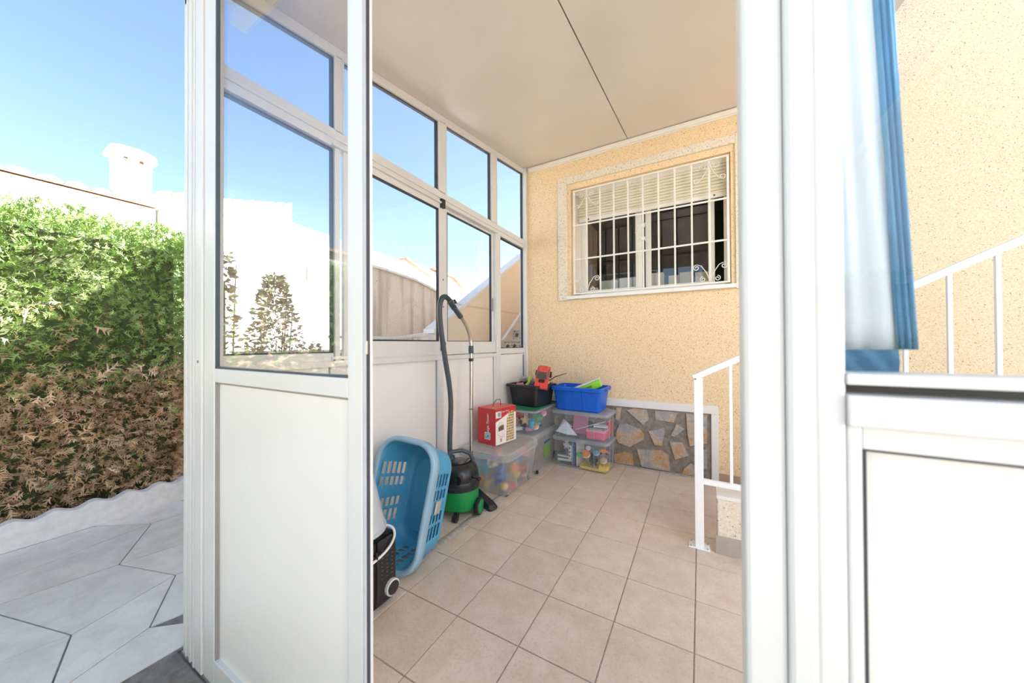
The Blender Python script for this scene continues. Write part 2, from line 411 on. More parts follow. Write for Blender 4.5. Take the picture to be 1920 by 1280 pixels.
for i in range(N + 1):
    yy = YF + 0.06 + (YB - YF - 0.08) * i / N
    pts.append([(-1.537 + rr.uniform(-.008, .004), yy, -0.004), (-1.525, yy, 0.003 + rr.uniform(0, .004)), (-1.50, yy, 0.005 + rr.uniform(0, .004)), (-1.478, yy, 0.002 + rr.uniform(0, .004)), (-1.467 + rr.uniform(-.004, .012), yy, -0.004)])
m.rings(pts); m.build('mortar_joint', CEMENT, floor, smooth=60)

# ---- house wall with the window opening, built in blocks around the hole
WX0, WX1, WZ0, WZ1 = -1.31, 0.262, 1.86, 3.11
TOP = 4.65
wb = struct('wall_back', (0, YB, 0), 'speckled beige plaster house wall behind the boxes', 'wall')
m = MB()
m.box(XL, WX0, YB, YB + 0.25, 0, TOP).box(WX1, 8.0, YB, YB + 0.25, 0, TOP).box(WX0, WX1, YB, YB + 0.25, 0, WZ0).box(WX0, WX1, YB, YB + 0.25, WZ1, TOP)
m.build('plaster', WALL, wb)
MB().box(XL + 0.06, -1.468, YB - 0.0015, YB + 0.004, 2.452, 2.462).build('joint_line', C('joint_cream', (0.80, 0.66, 0.46)), wb)
MB().box(0.14, 1.8, YB - 0.006, YB, 0, 0.07).build('plinth_band', C('plinth_brown', (0.42, 0.30, 0.21), 0.9), wb)  # darker brown band along the foot of the wall
# raised speckled stone surround
m = MB().box(-1.462, -1.352, YB - 0.022, YB + 0.01, 1.815, 3.262).box(0.296, 0.40, YB - 0.022, YB + 0.01, 1.815, 3.262).box(-1.352, 0.296, YB - 0.022, YB + 0.01, 3.175, 3.262)
m.build('window_surround', SPECK, wb, bevel=0.004)
MB().box(-1.352, 0.296, YB - 0.055, YB + 0.12, 1.822, 1.862).build('window_sill', MARB, wb, bevel=0.005)
# house shell: other walls and roof (dark rooms behind the window, and the shadow the house throws)
hs = struct('wall_house', (3, 6, 0), 'outer beige plaster walls and roof slab of the house, with an added unseen block', 'wall')
MB().box(XL, XL + 0.25, YB + 0.25, 10, 0, TOP).build('side_wall', WALL, hs)
MB().box(XL, 8, 9.75, 10, 0, TOP).build('rear_wall', WALL, hs)
MB().box(XL - 0.1, 8.1, YB - 0.05, 10.1, TOP, TOP + 0.18).build('roof_slab', NEIGH, hs)
MB().box(2.6, 7.0, -8.0, -1.4, 0, TOP).build('unseen_light_block', NEIGH, hs)  # unseen block added behind the viewpoint; shades and bounces light onto the porch
MB().box(2.5, 7.1, -8.1, -1.3, TOP, TOP + .18).build('unseen_light_block_slab', NEIGH, hs)  # slab over the added unseen block
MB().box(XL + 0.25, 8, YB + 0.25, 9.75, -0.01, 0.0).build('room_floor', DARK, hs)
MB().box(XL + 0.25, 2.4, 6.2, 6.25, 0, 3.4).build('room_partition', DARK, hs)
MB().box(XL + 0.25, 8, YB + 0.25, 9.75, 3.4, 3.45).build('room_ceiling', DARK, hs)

# ---- stone cladding at the foot of the house wall, framed in white
sc = struct('stone_cladding', (-0.9, YB, 0), 'irregular brown and grey slate cladding with white border', 'cladding')
MB().box(XL + 0.02, 0.085, YB - 0.012, YB, 0, 0.63).build('mortar_bed', MORTAR, sc)
MB().box(XL + 0.02, 0.145, YB - 0.03, YB, 0.632, 0.708).build('border_top', MARB, sc, bevel=0.004)
MB().box(0.085, 0.145, YB - 0.03, YB, 0.0, 0.632).build('border_side', MARB, sc, bevel=0.004)
MB().box(-0.9, 0.07, YB - 0.05, YB - 0.012, 0, 0.012).build('skirting_joint', CEMENT, sc, bevel=0.004)
stones = [[(-0.8, 0.62), (-0.74, 0.625), (-0.77, 0.47), (-0.81, 0.48)],
 [(-0.7, 0.6), (-0.62, 0.625), (-0.49, 0.625), (-0.47, 0.52), (-0.52, 0.45), (-0.58, 0.5)],
 [(-0.42, 0.622), (-0.3, 0.625), (-0.2, 0.62), (-0.24, 0.51), (-0.41, 0.52)],
 [(-0.78, 0.44), (-0.69, 0.45), (-0.56, 0.41), (-0.52, 0.36), (-0.52, 0.3), (-0.66, 0.2), (-0.79, 0.23), (-0.82, 0.32)],
 [(-0.48, 0.4), (-0.32, 0.46), (-0.32, 0.39), (-0.35, 0.26), (-0.42, 0.26)],
 [(-0.27, 0.38), (-0.21, 0.51), (-0.14, 0.46), (-0.23, 0.37)],
 [(-0.13, 0.622), (0.055, 0.622), (0.05, 0.34), (-0.1, 0.29), (-0.12, 0.42)],
 [(-0.28, 0.32), (-0.16, 0.33), (-0.11, 0.2), (-0.23, 0.14)],
 [(-0.6, 0.2), (-0.51, 0.21), (-0.35, 0.22), (-0.29, 0.18), (-0.27, 0.015), (-0.41, 0.015), (-0.55, 0.015)],
 [(-0.83, 0.11), (-0.72, 0.15), (-0.63, 0.14), (-0.62, 0.015), (-0.7, 0.012), (-0.83, 0.012)],
 [(-0.17, 0.012), (-0.15, 0.07), (-0.09, 0.14), (-0.06, 0.11), (-0.03, 0.012)],
 [(-0.02, 0.27), (0.05, 0.3), (0.05, 0.1), (-0.02, 0.09)],
 [(-1.1, 0.6), (-0.88, 0.6), (-0.85, 0.5), (-0.95, 0.4), (-1.12, 0.45)],
 [(-1.3, 0.35), (-1.0, 0.37), (-0.88, 0.3), (-0.92, 0.12), (-1.2, 0.08)],
 [(-1.42, 0.61), (-1.2, 0.6), (-1.18, 0.42), (-1.38, 0.4)],
 [(-1.8, 0.6), (-1.5, 0.6), (-1.47, 0.35), (-1.7, 0.3)], [(-1.8, 0.25), (-1.4, 0.3), (-1.36, 0.05), (-1.78, 0.03)]]
rr = random.Random(11)
for st in stones:
    cx = sum(p[0] for p in st) / len(st); cz = sum(p[1] for p in st) / len(st)
    m = MB(); n = len(st); d = rr.uniform(.024, .034)
    back = [(p[0], YB - 0.011, p[1]) for p in st]
    fr = [(p[0], YB - d + rr.uniform(-.003, .003), p[1]) for p in [(cx + (q[0] - cx) * .93, cz + (q[1] - cz) * .93) for q in st]]
    m.rings([back, fr]); m.build('stone', STONE, sc)

# ---- ceiling: sloping glossy panels with a dark joint, edge trims
ce = struct('ceiling', (0, 2, 3.2), 'sloping glossy cream panel ceiling of the porch', 'ceiling')
def slope_slab(x0, x1, y0, y1, t, dz=0.0):
    return MB().hexa([(x0, y0, zc(y0) + dz), (x1, y0, zc(y0) + dz), (x1, y1, zc(y1) + dz), (x0, y1, zc(y1) + dz)],
                     [(x0, y0, zc(y0) + t), (x1, y0, zc(y0) + t), (x1, y1, zc(y1) + t), (x0, y1, zc(y1) + t)])
jx = [-2.02, -0.662, 0.55, 1.10]
for a, b in zip(jx[:-1], jx[1:]): slope_slab(a + 0.004, b - 0.004, 0.40, YB - 0.012, 0.05).build('ceiling_panel', CEIL, ce)
slope_slab(-2.02, 1.10, 0.40, YB - 0.012, 0.07, 0.052).build('panel_backing', GASKET, ce)
TRIMW = plain('trim_cream', (0.84, 0.79, 0.71), 0.4, noise=0.02)
t1 = MB().box(XL + 0.05, 1.10, YB - 0.025, YB, 3.452, 3.497).box(XL + 0.05, 1.10, YB - 0.012, YB, 3.44, 3.452).build('trim_1', TRIMW, bevel=0.003)
setk(t1, 'white edging strip where ceiling meets house wall', 'trim')
MB().box(-2.02, 1.10, 0.34, 0.40, zc(.4) - 0.08, zc(.4) + 0.12).build('gutter', WHITE, ce, bevel=0.006)

# ---- left glazed wall
wl = struct('wall_left', (XL, 2.1, 0), 'white aluminium glazed wall with solid lower panels', 'wall')
xi, xo = XL, XL - 0.055
def ly(name, y0, y1, z0, z1, x0=None, x1=None, mat=WHITE, bev=0.003, parent=None):
    return MB().box(xo if x0 is None else x0, xi if x1 is None else x1, y0, y1, z0, z1).build(name, mat, parent or wl, bevel=bev)
def top_rail():
    m = MB(); y0, y1 = 0.61, YB
    m.hexa([(xo, y0, zc(y0) - .06), (xi, y0, zc(y0) - .06), (xi, y1, zc(y1) - .06), (xo, y1, zc(y1) - .06)],
           [(xo, y0, zc(y0)), (xi, y0, zc(y0)), (xi, y1, zc(y1)), (xo, y1, zc(y1))])
    m.build('top_rail', WHITE, wl, bevel=0.003)
top_rail()
ly('end_post', 3.70, YB, 0, zc(3.70), x1=xi + 0.03)
bays = [(0.62, 1.220), (1.285, 2.141), (2.243, 2.955), (3.073, 3.70)]
for a, b in zip(bays[:-1], bays[1:]):
    yy0, yy1 = a[1] + .008, b[0] - .008
    m = MB().hexa([(xo, yy0, 2.60), (xi, yy0, 2.60), (xi, yy1, 2.60), (xo, yy1, 2.60)], [(xo, yy0, zc(yy0) - .05), (xi, yy0, zc(yy0) - .05), (xi, yy1, zc(yy1) - .05), (xo, yy1, zc(yy1) - .05)])
    m.build('mullion', WHITE, wl, bevel=0.003)
# transom with its two track ribs
ly('transom', 0.62, 3.70, 2.50, 2.61)
ly('transom_rib', 0.62, 3.70, 2.545, 2.562, x1=xi + 0.012)
ly('transom_rib', 1.2, 3.06, 2.498, 2.512, x1=xi + 0.022)
def glaze(y0, y1, z0, z1, z1b=None, parent=None, xg=None, gw=0.010, gd=0.013):
    """pane with a dark rubber gasket around it"""
    z1b = z1 if z1b is None else z1b; xg = xg if xg is not None else XL - 0.03
    p = parent or wl
    o = MB().hexa([(xg - .003, y0, z0), (xg + .003, y0, z0), (xg + .003, y1, z0), (xg - .003, y1, z0)], [(xg - .003, y0, z1), (xg + .003, y0, z1), (xg + .003, y1, z1b), (xg - .003, y1, z1b)]).build('glass_pane', GLASS, p)
    m = MB(); k = gw
    m.box(xg - gd, xg + gd, y0 - .004, y0 + k * .55, z0, z1).box(xg - gd, xg + gd, y1 - k * .55, y1 + .004, z0, z1b).box(xg - gd, xg + gd, y0, y1, z0 - .004, z0 + k * .6)
    m.hexa([(xg - gd, y0, z1 - k * .6), (xg + gd, y0, z1 - k * .6), (xg + gd, y1, z1b - k * .6), (xg - gd, y1, z1b - k * .6)], [(xg - gd, y0, z1 + .004), (xg + gd, y0, z1 + .004), (xg + gd, y1, z1b + .004), (xg - gd, y1, z1b + .004)])
    m.build('gasket', GASKET, p)
for a, b in bays:
    glaze(a, b - (.006 if b > 3.6 else 0), 2.612, zc(a) - .062, zc(b) - .062)
    # slim bead in front of the gasket
    m = MB().box(xi - .004, xi + .004, a - .012, a - .002, 2.602, zc(a) - .052).box(xi - .004, xi + .004, b + .002, b + .012, 2.602, zc(b) - .052).build('glazing_bead', WHITE, wl)
# fixed lights at both ends of the middle band
for a, b in ((0.62, 1.220), (3.135, 3.697)): glaze(a, b, 1.264, 2.49)
ly('mullion', 1.228, 1.258, 1.18, 2.50); ly('mullion', 3.03, 3.123, 0.0, 2.50, x1=xi + 0.01)
# sliding sashes (thing-like parts with their own stiles, rails, pane, latch)
def sash(y0, y1, gy0, gy1, gz0, gz1, xs0, xs1, nm):
    s = MB().box(xs0, xs1, y0, gy0, 1.20, 2.50).build(nm, WHITE, wl, bevel=0.004)
    for n_, b in (('stile', (gy1, y1, 1.20, 2.50)), ('sash_rail', (gy0, gy1, gz1, 2.50)), ('sash_rail', (gy0, gy1, 1.20, gz0))):
        o = MB().box(xs0, xs1, *b).build(n_, WHITE, None, bevel=0.004); o.parent = s
        o.matrix_parent_inverse = Matrix()
    xg = (xs0 + xs1) / 2
    o = MB().box(xg - .003, xg + .003, gy0, gy1, gz0, gz1).build('glass_pane', GLASS); o.parent = s
    m = MB(); d = (xs1 - xs0) / 2 - .002
    m.box(xg - d, xg + d, gy0 - .002, gy0 + .008, gz0, gz1).box(xg - d, xg + d, gy1 - .008, gy1 + .002, gz0, gz1).box(xg - d, xg + d, gy0, gy1, gz0 - .002, gz0 + .010).box(xg - d, xg + d, gy0, gy1, gz1 - .008, gz1 + .002)
    o = m.build('gasket', GASKET); o.parent = s
    return s
s1 = sash(1.282, 2.225, 1.345, 2.139, 1.335, 2.452, XL - 0.026, XL + 0.002, 'sliding_sash')
s2 = sash(2.18, 3.03, 2.28, 2.998, 1.331, 2.476, XL - 0.056, XL - 0.028, 'sliding_sash')
for z in (2.465, 1.255):
    o = MB().box(XL - 0.02, XL + 0.026, 2.155, 2.20, z, z + 0.075).build('guide_block', BLACKP, None, bevel=0.004); o.parent = s1
for z in (1.63, 1.86):
    o = MB().lathe([(0.006, 0), (0.006, 0.003)], (XL + 0.002, 2.19, z), 10, 'x').build('screw', GASKET); o.parent = s1
o = MB().box(XL - 0.028, XL - 0.022, 3.006, 3.018, 1.66, 1.80).build('latch', C('latch_grey', (0.25, 0.24, 0.23))); o.parent = s2
# lower part: sill rails, ledge, panels with stiles between
ly('sill_rail', 1.318, 3.03, 1.235, 1.335, x1=xi - 0.002, x0=XL - 0.06); ly('sill_rail', 0.62, 1.217, 1.20, 1.262); ly('sill_rail', 3.123, 3.70, 1.20, 1.262)
ly('sill_track', 1.2, 3.03, 1.222, 1.24, x1=xi + 0.008)
ly('ledge', 0.62, 3.03, 1.178, 1.215, x1=xi + 0.012)
pan = [(0.65, 1.20), (1.30, 2.12), (2.20, 3.0), (3.135, 3.69)]
for a, b in pan:
    ly('infill_panel', a - .02, b + .02, 0.06, 1.19, x0=XL - 0.035, x1=XL - 0.015, mat=WPANEL, bev=0)
    MB().box(XL - 0.015, XL - 0.008, a, a + .006, 0.09, 1.178).box(XL - 0.015, XL - 0.008, b - .006, b, 0.09, 1.178).build('panel_seal', C('seal_grey', (0.35, 0.34, 0.33)) if b < 3.6 else GASKET, wl)
for a, b in ((1.20, 1.30), (2.12, 2.20), (3.0, 3.03)): ly('stile', a, b, 0.0, 1.185)
ly('bottom_rail', 0.62, 3.70, 0.0, 0.09)

# ---- front wall: corner post, fixed door leaf (left), window unit (right)
wf = struct('wall_front', (0, YF, 0), 'white aluminium front frame of the porch', 'wall')
ZT = zc(YF) - 0.02
m = MB().box(-1.94, -1.80, YF, YF + 0.06, 0, ZT).box(-1.80, -1.735, YF - 0.006, YF + 0.06, 0, ZT)
m.build('corner_post', WHITE, wf, bevel=0.004)
m = MB().box(-1.905, -1.895, YF - 0.004, YF, 0, ZT).box(-1.86, -1.846, YF - 0.006, YF, 0, ZT).box(-1.815, -1.805, YF - 0.008, YF, 0, ZT)
m.build('post_rib', WHITE, wf, bevel=0.001)
MB().lathe([(0.006, -0.008), (0.006, -0.0055)], (-1.768, YF, 1.245), 12, 'y').build('screw', C('screw_grey', (0.2, 0.2, 0.2)), wf)
MB().box(-1.935, 1.08, YF, YF + 0.06, 2.78, ZT).build('header', WHITE, wf, bevel=0.004)
d1 = struct('door_1', (-1.25, YF, 0), 'white door leaf with clear glass above a solid panel', 'door')
y0, y1 = YF + 0.0, YF + 0.030
MB().box(-1.728, -1.636, y0, y1, 0.0, 2.76).build('stile', WHITE, d1, bevel=0.003)
MB().box(-0.818, -0.758, y0, y1, 0.0, 2.76).build('stile', WHITE, d1, bevel=0.003)
MB().box(-1.636, -0.818, y0, y1, 1.168, 1.221).build('middle_rail', WHITE, d1, bevel=0.003)
MB().box(-1.636, -0.818, y0, y1, 2.68, 2.76).build('top_rail', WHITE, d1, bevel=0.003)
MB().box(-1.636, -0.818, y0, y1, 0.0, 0.10).build('bottom_rail', WHITE, d1, bevel=0.003)
MB().box(-1.65, -0.80, YF + 0.016, YF + 0.022, 0.08, 1.18).build('infill_panel', WPANEL, d1)
MB().box(-1.636, -1.630, YF + 0.003, YF + 0.016, 0.10, 1.168).box(-1.636, -0.818, YF + .012, YF + .016, 1.160, 1.168).box(-0.824, -0.818, YF + .011, YF + .016, 0.10, 1.168).build('panel_seal', C('seal_mid', (0.30, 0.28, 0.26)), d1)
MB().box(-1.64, -0.81, YF + 0.015, YF + 0.020, 1.215, 2.69).build('glass_pane', GLASS, d1)
gk = C('gasket_blue_grey', (0.05, 0.075, 0.10))
MB().box(-1.637, -1.627, YF + 0.003, YF + 0.015, 1.221, 2.68).box(-0.822, -0.817, YF + 0.005, YF + 0.015, 1.221, 2.68).box(-1.636, -0.818, YF + .003, YF + .015, 1.221, 1.228).build('gasket', gk, d1)
# rebated closing edge with rubber seal and strike plate
MB().box(-0.758, -0.752, YF + 0.001, YF + 0.008, 0, 2.76).build('edge_lip', C('alu_grey', (0.50, 0.52, 0.55), 0.35), d1)
MB().box(-0.758, -0.7525, YF + 0.008, YF + 0.019, 0, 2.76).build('edge_seal', C('seal_dark', (0.045, 0.055, 0.075)), d1)
MB().box(-0.758, -0.752, YF + 0.019, YF + 0.027, 0, 2.76).build('edge_lip', WHITE, d1)
MB().box(-0.756, -0.7495, YF + 0.004, YF + 0.012, 1.285, 1.32).build('strike_plate', C('zinc', (0.6, 0.6, 0.58), 0.35, metal=0.8), d1, bevel=0.002)

w2 = struct('window_2', (0.5, YF, 0), 'white aluminium window unit beside the open doorway', 'window')
MB().box(0.052, 0.098, YF + 0.0, YF + 0.06, 0, 2.78).build('jamb', WHITE, w2, bevel=0.006)
MB().box(0.098, 0.128, YF - 0.006, YF + 0.06, 0, 2.78).build('jamb', WHITE, w2, bevel=0.006)
MB().box(0.128, 0.157, YF + 0.002, YF + 0.055, 0, 2.78).build('stile', WHITE, w2, bevel=0.004)
MB().box(0.157, 0.171, YF + 0.002, YF + 0.055, 0, 1.208).build('stile', WHITE, w2, bevel=0.003)
MB().box(0.95, 1.08, YF, YF + 0.06, 0, 2.78).build('jamb', WHITE, w2, bevel=0.004)
MB().box(0.157, 0.95, YF + 0.0, YF + 0.05, 1.258, 1.272).build('sash_rail', WHITE, w2, bevel=0.002)
MB().box(0.157, 0.95, YF + 0.03, YF + 0.05, 1.246, 1.258).build('track', C('track_grey', (0.14, 0.13, 0.12)), w2)
MB().box(0.157, 0.95, YF - 0.004, YF + 0.05, 1.208, 1.246).build('sill_rail', WHITE, w2, bevel=0.002)
MB().box(0.171, 0.95, YF + 0.004, YF + 0.05, 1.180, 1.208).build('sill_rail', WHITE, w2, bevel=0.002)
MB().box(0.17, 0.95, YF + 0.02, YF + 0.03, 0.05, 1.19).build('infill_panel', WPANEL, w2)
MB().box(0.171, 0.175, YF + 0.006, YF + 0.02, 0.1, 1.18).box(0.171, 0.95, YF + 0.012, YF + 0.02, 1.176, 1.18).build('panel_seal', GASKET, w2)
MB().box(0.157, 0.95, YF, YF + 0.05, 0.0, 0.1).build('bottom_rail', WHITE, w2, bevel=0.003)
MB().box(0.15, 0.95, YF + 0.022, YF + 0.028, 1.27, 2.70).build('glass_pane', glassy('window_glass_b', (0.93, 0.96, 0.98), f0=0.06), w2)
MB().box(0.157, 0.95, YF, YF + 0.05, 2.70, 2.78).build('top_rail', WHITE, w2, bevel=0.003)
# white fabric blind with blue border hanging behind the pane, its free edge drawn aside
bl = thing('window_blind', 'white fabric blind with blue border behind the window pane', 'blind', (0.2, YF + 0.06, 1.27))
def cloth(poly_l, poly_r, name, mat, yy):
    m = MB(); R = []
    n = 24
    for k in range(n + 1):
        f = k / n; z = poly_l[0][1] + (poly_l[1][1] - poly_l[0][1]) * f
        xl = poly_l[0][0] + (poly_l[1][0] - poly_l[0][0]) * f; xr = poly_r[0][0] + (poly_r[1][0] - poly_r[0][0]) * f
        R.append([(xl + (xr - xl) * i / 12, yy + 0.003 * math.sin(i * 1.7 + k * .2), z) for i in range(13)])
    vs = [p for r in R for p in r]; fs = []
    for k in range(n):
        for i in range(12): fs.append((k * 13 + i, k * 13 + i + 1, (k + 1) * 13 + i + 1, (k + 1) * 13 + i))
    return m.add(vs, fs).build(name, mat, bl, smooth=60, solid=0.002)
cloth([(0.136, 1.30), (0.136, 2.74)], [(0.226, 1.30), (0.168, 2.74)], 'blind_cloth', FABRIC, YF + 0.072)
cloth([(0.136, 1.262), (0.136, 1.30)], [(0.228, 1.262), (0.226, 1.30)], 'blind_border', FABBLUE, YF + 0.071)
cloth([(0.2265, 1.30), (0.1685, 2.74)], [(0.245, 1.30), (0.187, 2.74)], 'blind_border', FABBLUE, YF + 0.071)

# ---- the house window with roller shutter
w1 = struct('window_1', (-0.5, YB + 0.12, 1.86), 'white sliding house window with half lowered shutter', 'window')
yw = YB + 0.12
MB().box(WX0, WX0 + 0.085, yw, yw + 0.06, WZ0, WZ1).build('window_frame', IRON, w1, bevel=0.004)
MB().box(WX1 - 0.05, WX1, yw, yw + 0.06, WZ0, WZ1).build('window_frame', IRON, w1, bevel=0.004)
MB().box(WX0, WX1, yw, yw + 0.06, WZ0, WZ0 + 0.04).build('window_frame', IRON, w1, bevel=0.004)
MB().box(WX0, WX1, yw - 0.04, yw + 0.06, 3.06, WZ1).build('shutter_box', IRON, w1, bevel=0.004)
zb, n = 2.745, 9
for k in range(n):
    z0 = zb + 0.03 + k * (3.06 - zb - 0.03) / n; z1 = z0 + (3.06 - zb - 0.03) / n
    MB().prism([(yw - 0.030, z0 + .003), (yw - 0.036, (z0 + z1) / 2), (yw - 0.030, z1 - .001), (yw - 0.022, z1 - .001), (yw - .022, z0 + .003)], 'x', WX0 + 0.075, WX1 - 0.03).build('shutter_slat', SHUT, w1)
MB().box(WX0 + 0.075, WX1 - 0.03, yw - 0.038, yw - 0.018, zb - 0.01, zb + 0.03).build('shutter_bottom_rail', IRON, w1, bevel=0.003)
for x in (WX0 + 0.19, WX1 - 0.13): MB().lathe([(0.008, -0.05), (0.008, -0.036)], (x, yw, zb + 0.012), 10, 'y').build('shutter_stop', C('rust', (0.12, 0.05, 0.02)), w1)
for x0, x1, yy in ((-1.225, -1.155, yw + .012), (-0.613, -0.545, yw + .012), (-0.515, -0.455, yw + .035), (0.078, 0.135, yw + .035)):
    MB().box(x0, x1, yy, yy + 0.022, WZ0 + 0.04, 3.06).build('sash_stile', IRON, w1, bevel=0.004)
MB().box(-1.155, -0.613, yw + .012, yw + .034, WZ0 + 0.04, WZ0 + 0.075).build('sash_rail', IRON, w1, bevel=0.003)
MB().box(-0.455, 0.078, yw + .035, yw + .057, WZ0 + 0.04, WZ0 + 0.075).build('sash_rail', IRON, w1, bevel=0.003)
MB().box(-0.545, -0.515, yw + .02, yw + .03, WZ0 + 0.04, 3.06).build('gasket', GASKET, w1)
MB().box(-1.16, -0.61, yw + .02, yw + .026, WZ0 + .05, 3.06).build('glass_pane', GLASSD, w1)
MB().box(-0.46, 0.08, yw + .043, yw + .049, WZ0 + .05, 3.06).build('glass_pane', GLASSD, w1)

# ---- the iron window grille
gr = thing('window_grille', 'cream painted iron grille with scrolls over the house window', 'grille', (-0.51, YB - 0.01, 1.88))
yg = YB + 0.012
gx = [-1.272 + 1.512 * k / 10 for k in range(11)]
for k, x in enumerate(gx):
    r = 0.0105 if k in (0, 10) else 0.0085
    MB().box(x - r, x + r, yg - .007, yg + .007, 1.885, 3.085).build('bar', IRON, gr, bevel=0.002)
for z in (1.888, 2.285, 2.680, 3.082):
    MB().box(gx[0] - .012, gx[10] + .012, yg - .012, yg - .004, z - .009, z + .009).build('cross_bar', IRON, gr, bevel=0.002)
def spiral(cx, cz, a0, sgn, r0=0.036, turns=1.35, tail=None):
    P = []
    if tail: P += [(tail[0], yg - .014, tail[1])]
    for k in range(26):
        f = k / 25; r = r0 * (1 - .78 * f); a = a0 + sgn * 2 * math.pi * turns * f
        P.append((cx + r * math.cos(a), yg - .014, cz + r * math.sin(a)))
    return MB().tube(P, 0.0042, 6)
def corner(x, z, up):
    sz = 1 if up else -1
    for sx in (-1, 1):
        spiral(x + sx * 0.055, z - sz * 0.055, math.pi / 2 * (1 if up else -1) + (0 if sx > 0 else 0), -sx * sz, 0.032, 1.3).build('scroll', IRON, gr, smooth=60)
        MB().tube([(x + sx * .004, yg - .014, z - sz * .035), (x + sx * .025, yg - .014, z - sz * .10), (x + sx * .07, yg - .014, z - sz * .17), (x + sx * .115, yg - .014, z - sz * .205)], 0.0042, 6).build('scroll_arm', IRON, gr, smooth=60)
        spiral(x + sx * .105, z - sz * .175, -math.pi / 2 * sz, sx * sz, 0.028, 1.2).build('scroll', IRON, gr, smooth=60)
corner(gx[1], 3.07, True); corner(gx[9], 3.07, True)
def corner_low(x):
    for sx in (-1, 1):
        MB().tube([(x, yg - .014, 1.90), (x + sx * .03, yg - .014, 1.99), (x + sx * .075, yg - .014, 2.06), (x + sx * .11, yg - .014, 2.075)], 0.0042, 6).build('scroll_arm', IRON, gr, smooth=60)
        spiral(x + sx * .115, 2.045, math.pi / 2, -sx, 0.03, 1.3).build('scroll', IRON, gr, smooth=60)
        spiral(x + sx * .06, 1.93, math.pi / 2, -sx, 0.027, 1.3).build('scroll', IRON, gr, smooth=60)
corner_low(gx[1]); corner_low(gx[9])
cx, cz = gx[5], 2.485
for sx in (-1, 1):
    MB().tube([(cx + sx * .01, yg - .014, cz + .075), (cx + sx * .045, yg - .014, cz + .05), (cx + sx * .06, yg - .014, cz), (cx + sx * .045, yg - .014, cz - .05), (cx + sx * .01, yg - .014, cz - .075)], 0.005, 6).build('ornament_bow', IRON, gr, smooth=60)
    spiral(cx + sx * .035, cz + .085, -math.pi / 2, sx, 0.024, 1.2).build('scroll', IRON, gr, smooth=60)
    spiral(cx + sx * .035, cz - .085, math.pi / 2, -sx, 0.024, 1.2).build('scroll', IRON, gr, smooth=60)
    MB().ell((cx + sx * .072, yg - .014, cz), (.008, .008, .008), 8, 6).build('bead', IRON, gr, smooth=60)
for z in (cz + .07, cz - .07): MB().box(cx - .016, cx + .016, yg - .016, yg + .01, z - .02, z + .02).build('collar', IRON, gr, bevel=0.004)

# things on the inner window board, seen through the panes
MB().box(WX0, WX1, yw + 0.07, YB + 0.55, WZ0 - 0.02, WZ0 + 0.035).build('window_board', MARB, wb, bevel=0.004)
zs = WZ0 + 0.0352
def carton(x, y, w_, d, h, mat, label, nm='carton'):
    t = thing(nm, label, 'box', (x, y, zs), 'cartons on the window board')
    MB().box(x - w_ / 2, x + w_ / 2, y - d / 2, y + d / 2, zs, zs + h).build('carton_body', mat, t, bevel=0.003)
    MB().box(x - w_ / 2 - .001, x + w_ / 2 + .001, y - .012, y + .012, zs + h - .002, zs + h + .0006).build('tape', C('tape', (0.7, 0.6, 0.42)), t)
CRM = C('carton_cream', (0.84, 0.72, 0.56), 0.7); WHC = C('carton_white', (0.86, 0.80, 0.72), 0.6); TAN = C('carton_tan', (0.62, 0.50, 0.36), 0.7)
carton(-0.93, YB + 0.31, 0.20, 0.16, 0.155, C('carton_grey', (0.60, 0.62, 0.58), 0.6), 'grey green box behind the left window pane')
carton(-0.72, YB + 0.33, 0.20, 0.16, 0.17, WHC, 'white box standing behind the left window pane')
carton(-0.42, YB + 0.36, 0.14, 0.14, 0.20, WHC, 'white box behind the middle of the house window')
carton(-0.245, YB + 0.33, 0.10, 0.12, 0.15, CRM, 'small cream box behind the right window pane')
carton(-0.125, YB + 0.31, 0.125, 0.12, 0.17, TAN, 'tan square box behind the right window pane')
carton(0.02, YB + 0.31, 0.12, 0.12, 0.155, CRM, 'cream box at the right end of the window board')
t = thing('desk_clock', 'small dark round clock in the corner of the house window', 'clock', (-1.08, YB + .24, zs))
MB().lathe([(0.001, -.02), (.045, -.02), (.05, 0), (.045, .02), (.001, .02)], (-1.08, YB + .24, zs + .052), 20, 'y').build('clock_case', BLACKP, t, smooth=40)
MB().lathe([(0.001, -.0215), (.034, -.0215), (.034, -.019)], (-1.08, YB + .24, zs + .052), 20, 'y').build('clock_face', WHC, t)
for s_ in (-1, 1): MB().bar((-1.08 + s_ * .02, YB + .24, zs + .03), (-1.08 + s_ * .04, YB + .24, zs), .008, .008).build('foot', BLACKP, t)


# ------------------------------------------------------------------ stair railing and stair foot on the right
ra = thing('stair_railing', 'white metal stair railing with sloping handrail', 'railing', (0.0, 2.47, 0))
MB().box(-0.038, 0.012, 2.445, 2.495, 0.006, 1.085).build('post', IRONW, ra, bevel=0.003)
MB().box(-0.075, 0.045, 2.435, 2.52, 0.0, 0.008).build('base_plate', IRONW, ra, bevel=0.003)
for p in ((-0.062, 2.448), (-0.062, 2.507), (0.032, 2.448), (0.032, 2.507)):
    MB().lathe([(0.006, 0.008), (0.006, 0.011)], (p[0], p[1], 0), 8).build('bolt', CHROME, ra)
MB().bar((-0.042, 2.47, 1.085), (1.5, 2.47, 1.085 + 1.542 * .52), 0.05, 0.036).build('handrail', IRONW, ra, bevel=0.004)
MB().bar((0.012, 2.47, 0.425), (1.5, 2.47, 0.415), 0.03, 0.03).build('bottom_rail', IRONW, ra, bevel=0.002)
for k in range(9):
    x = 0.162 + .15 * k
    MB().box(x - .0085, x + .0085, 2.4615, 2.4785, 0.43, 1.075 + (x + .042) * .52).build('baluster', IRONW, ra, bevel=0.002)
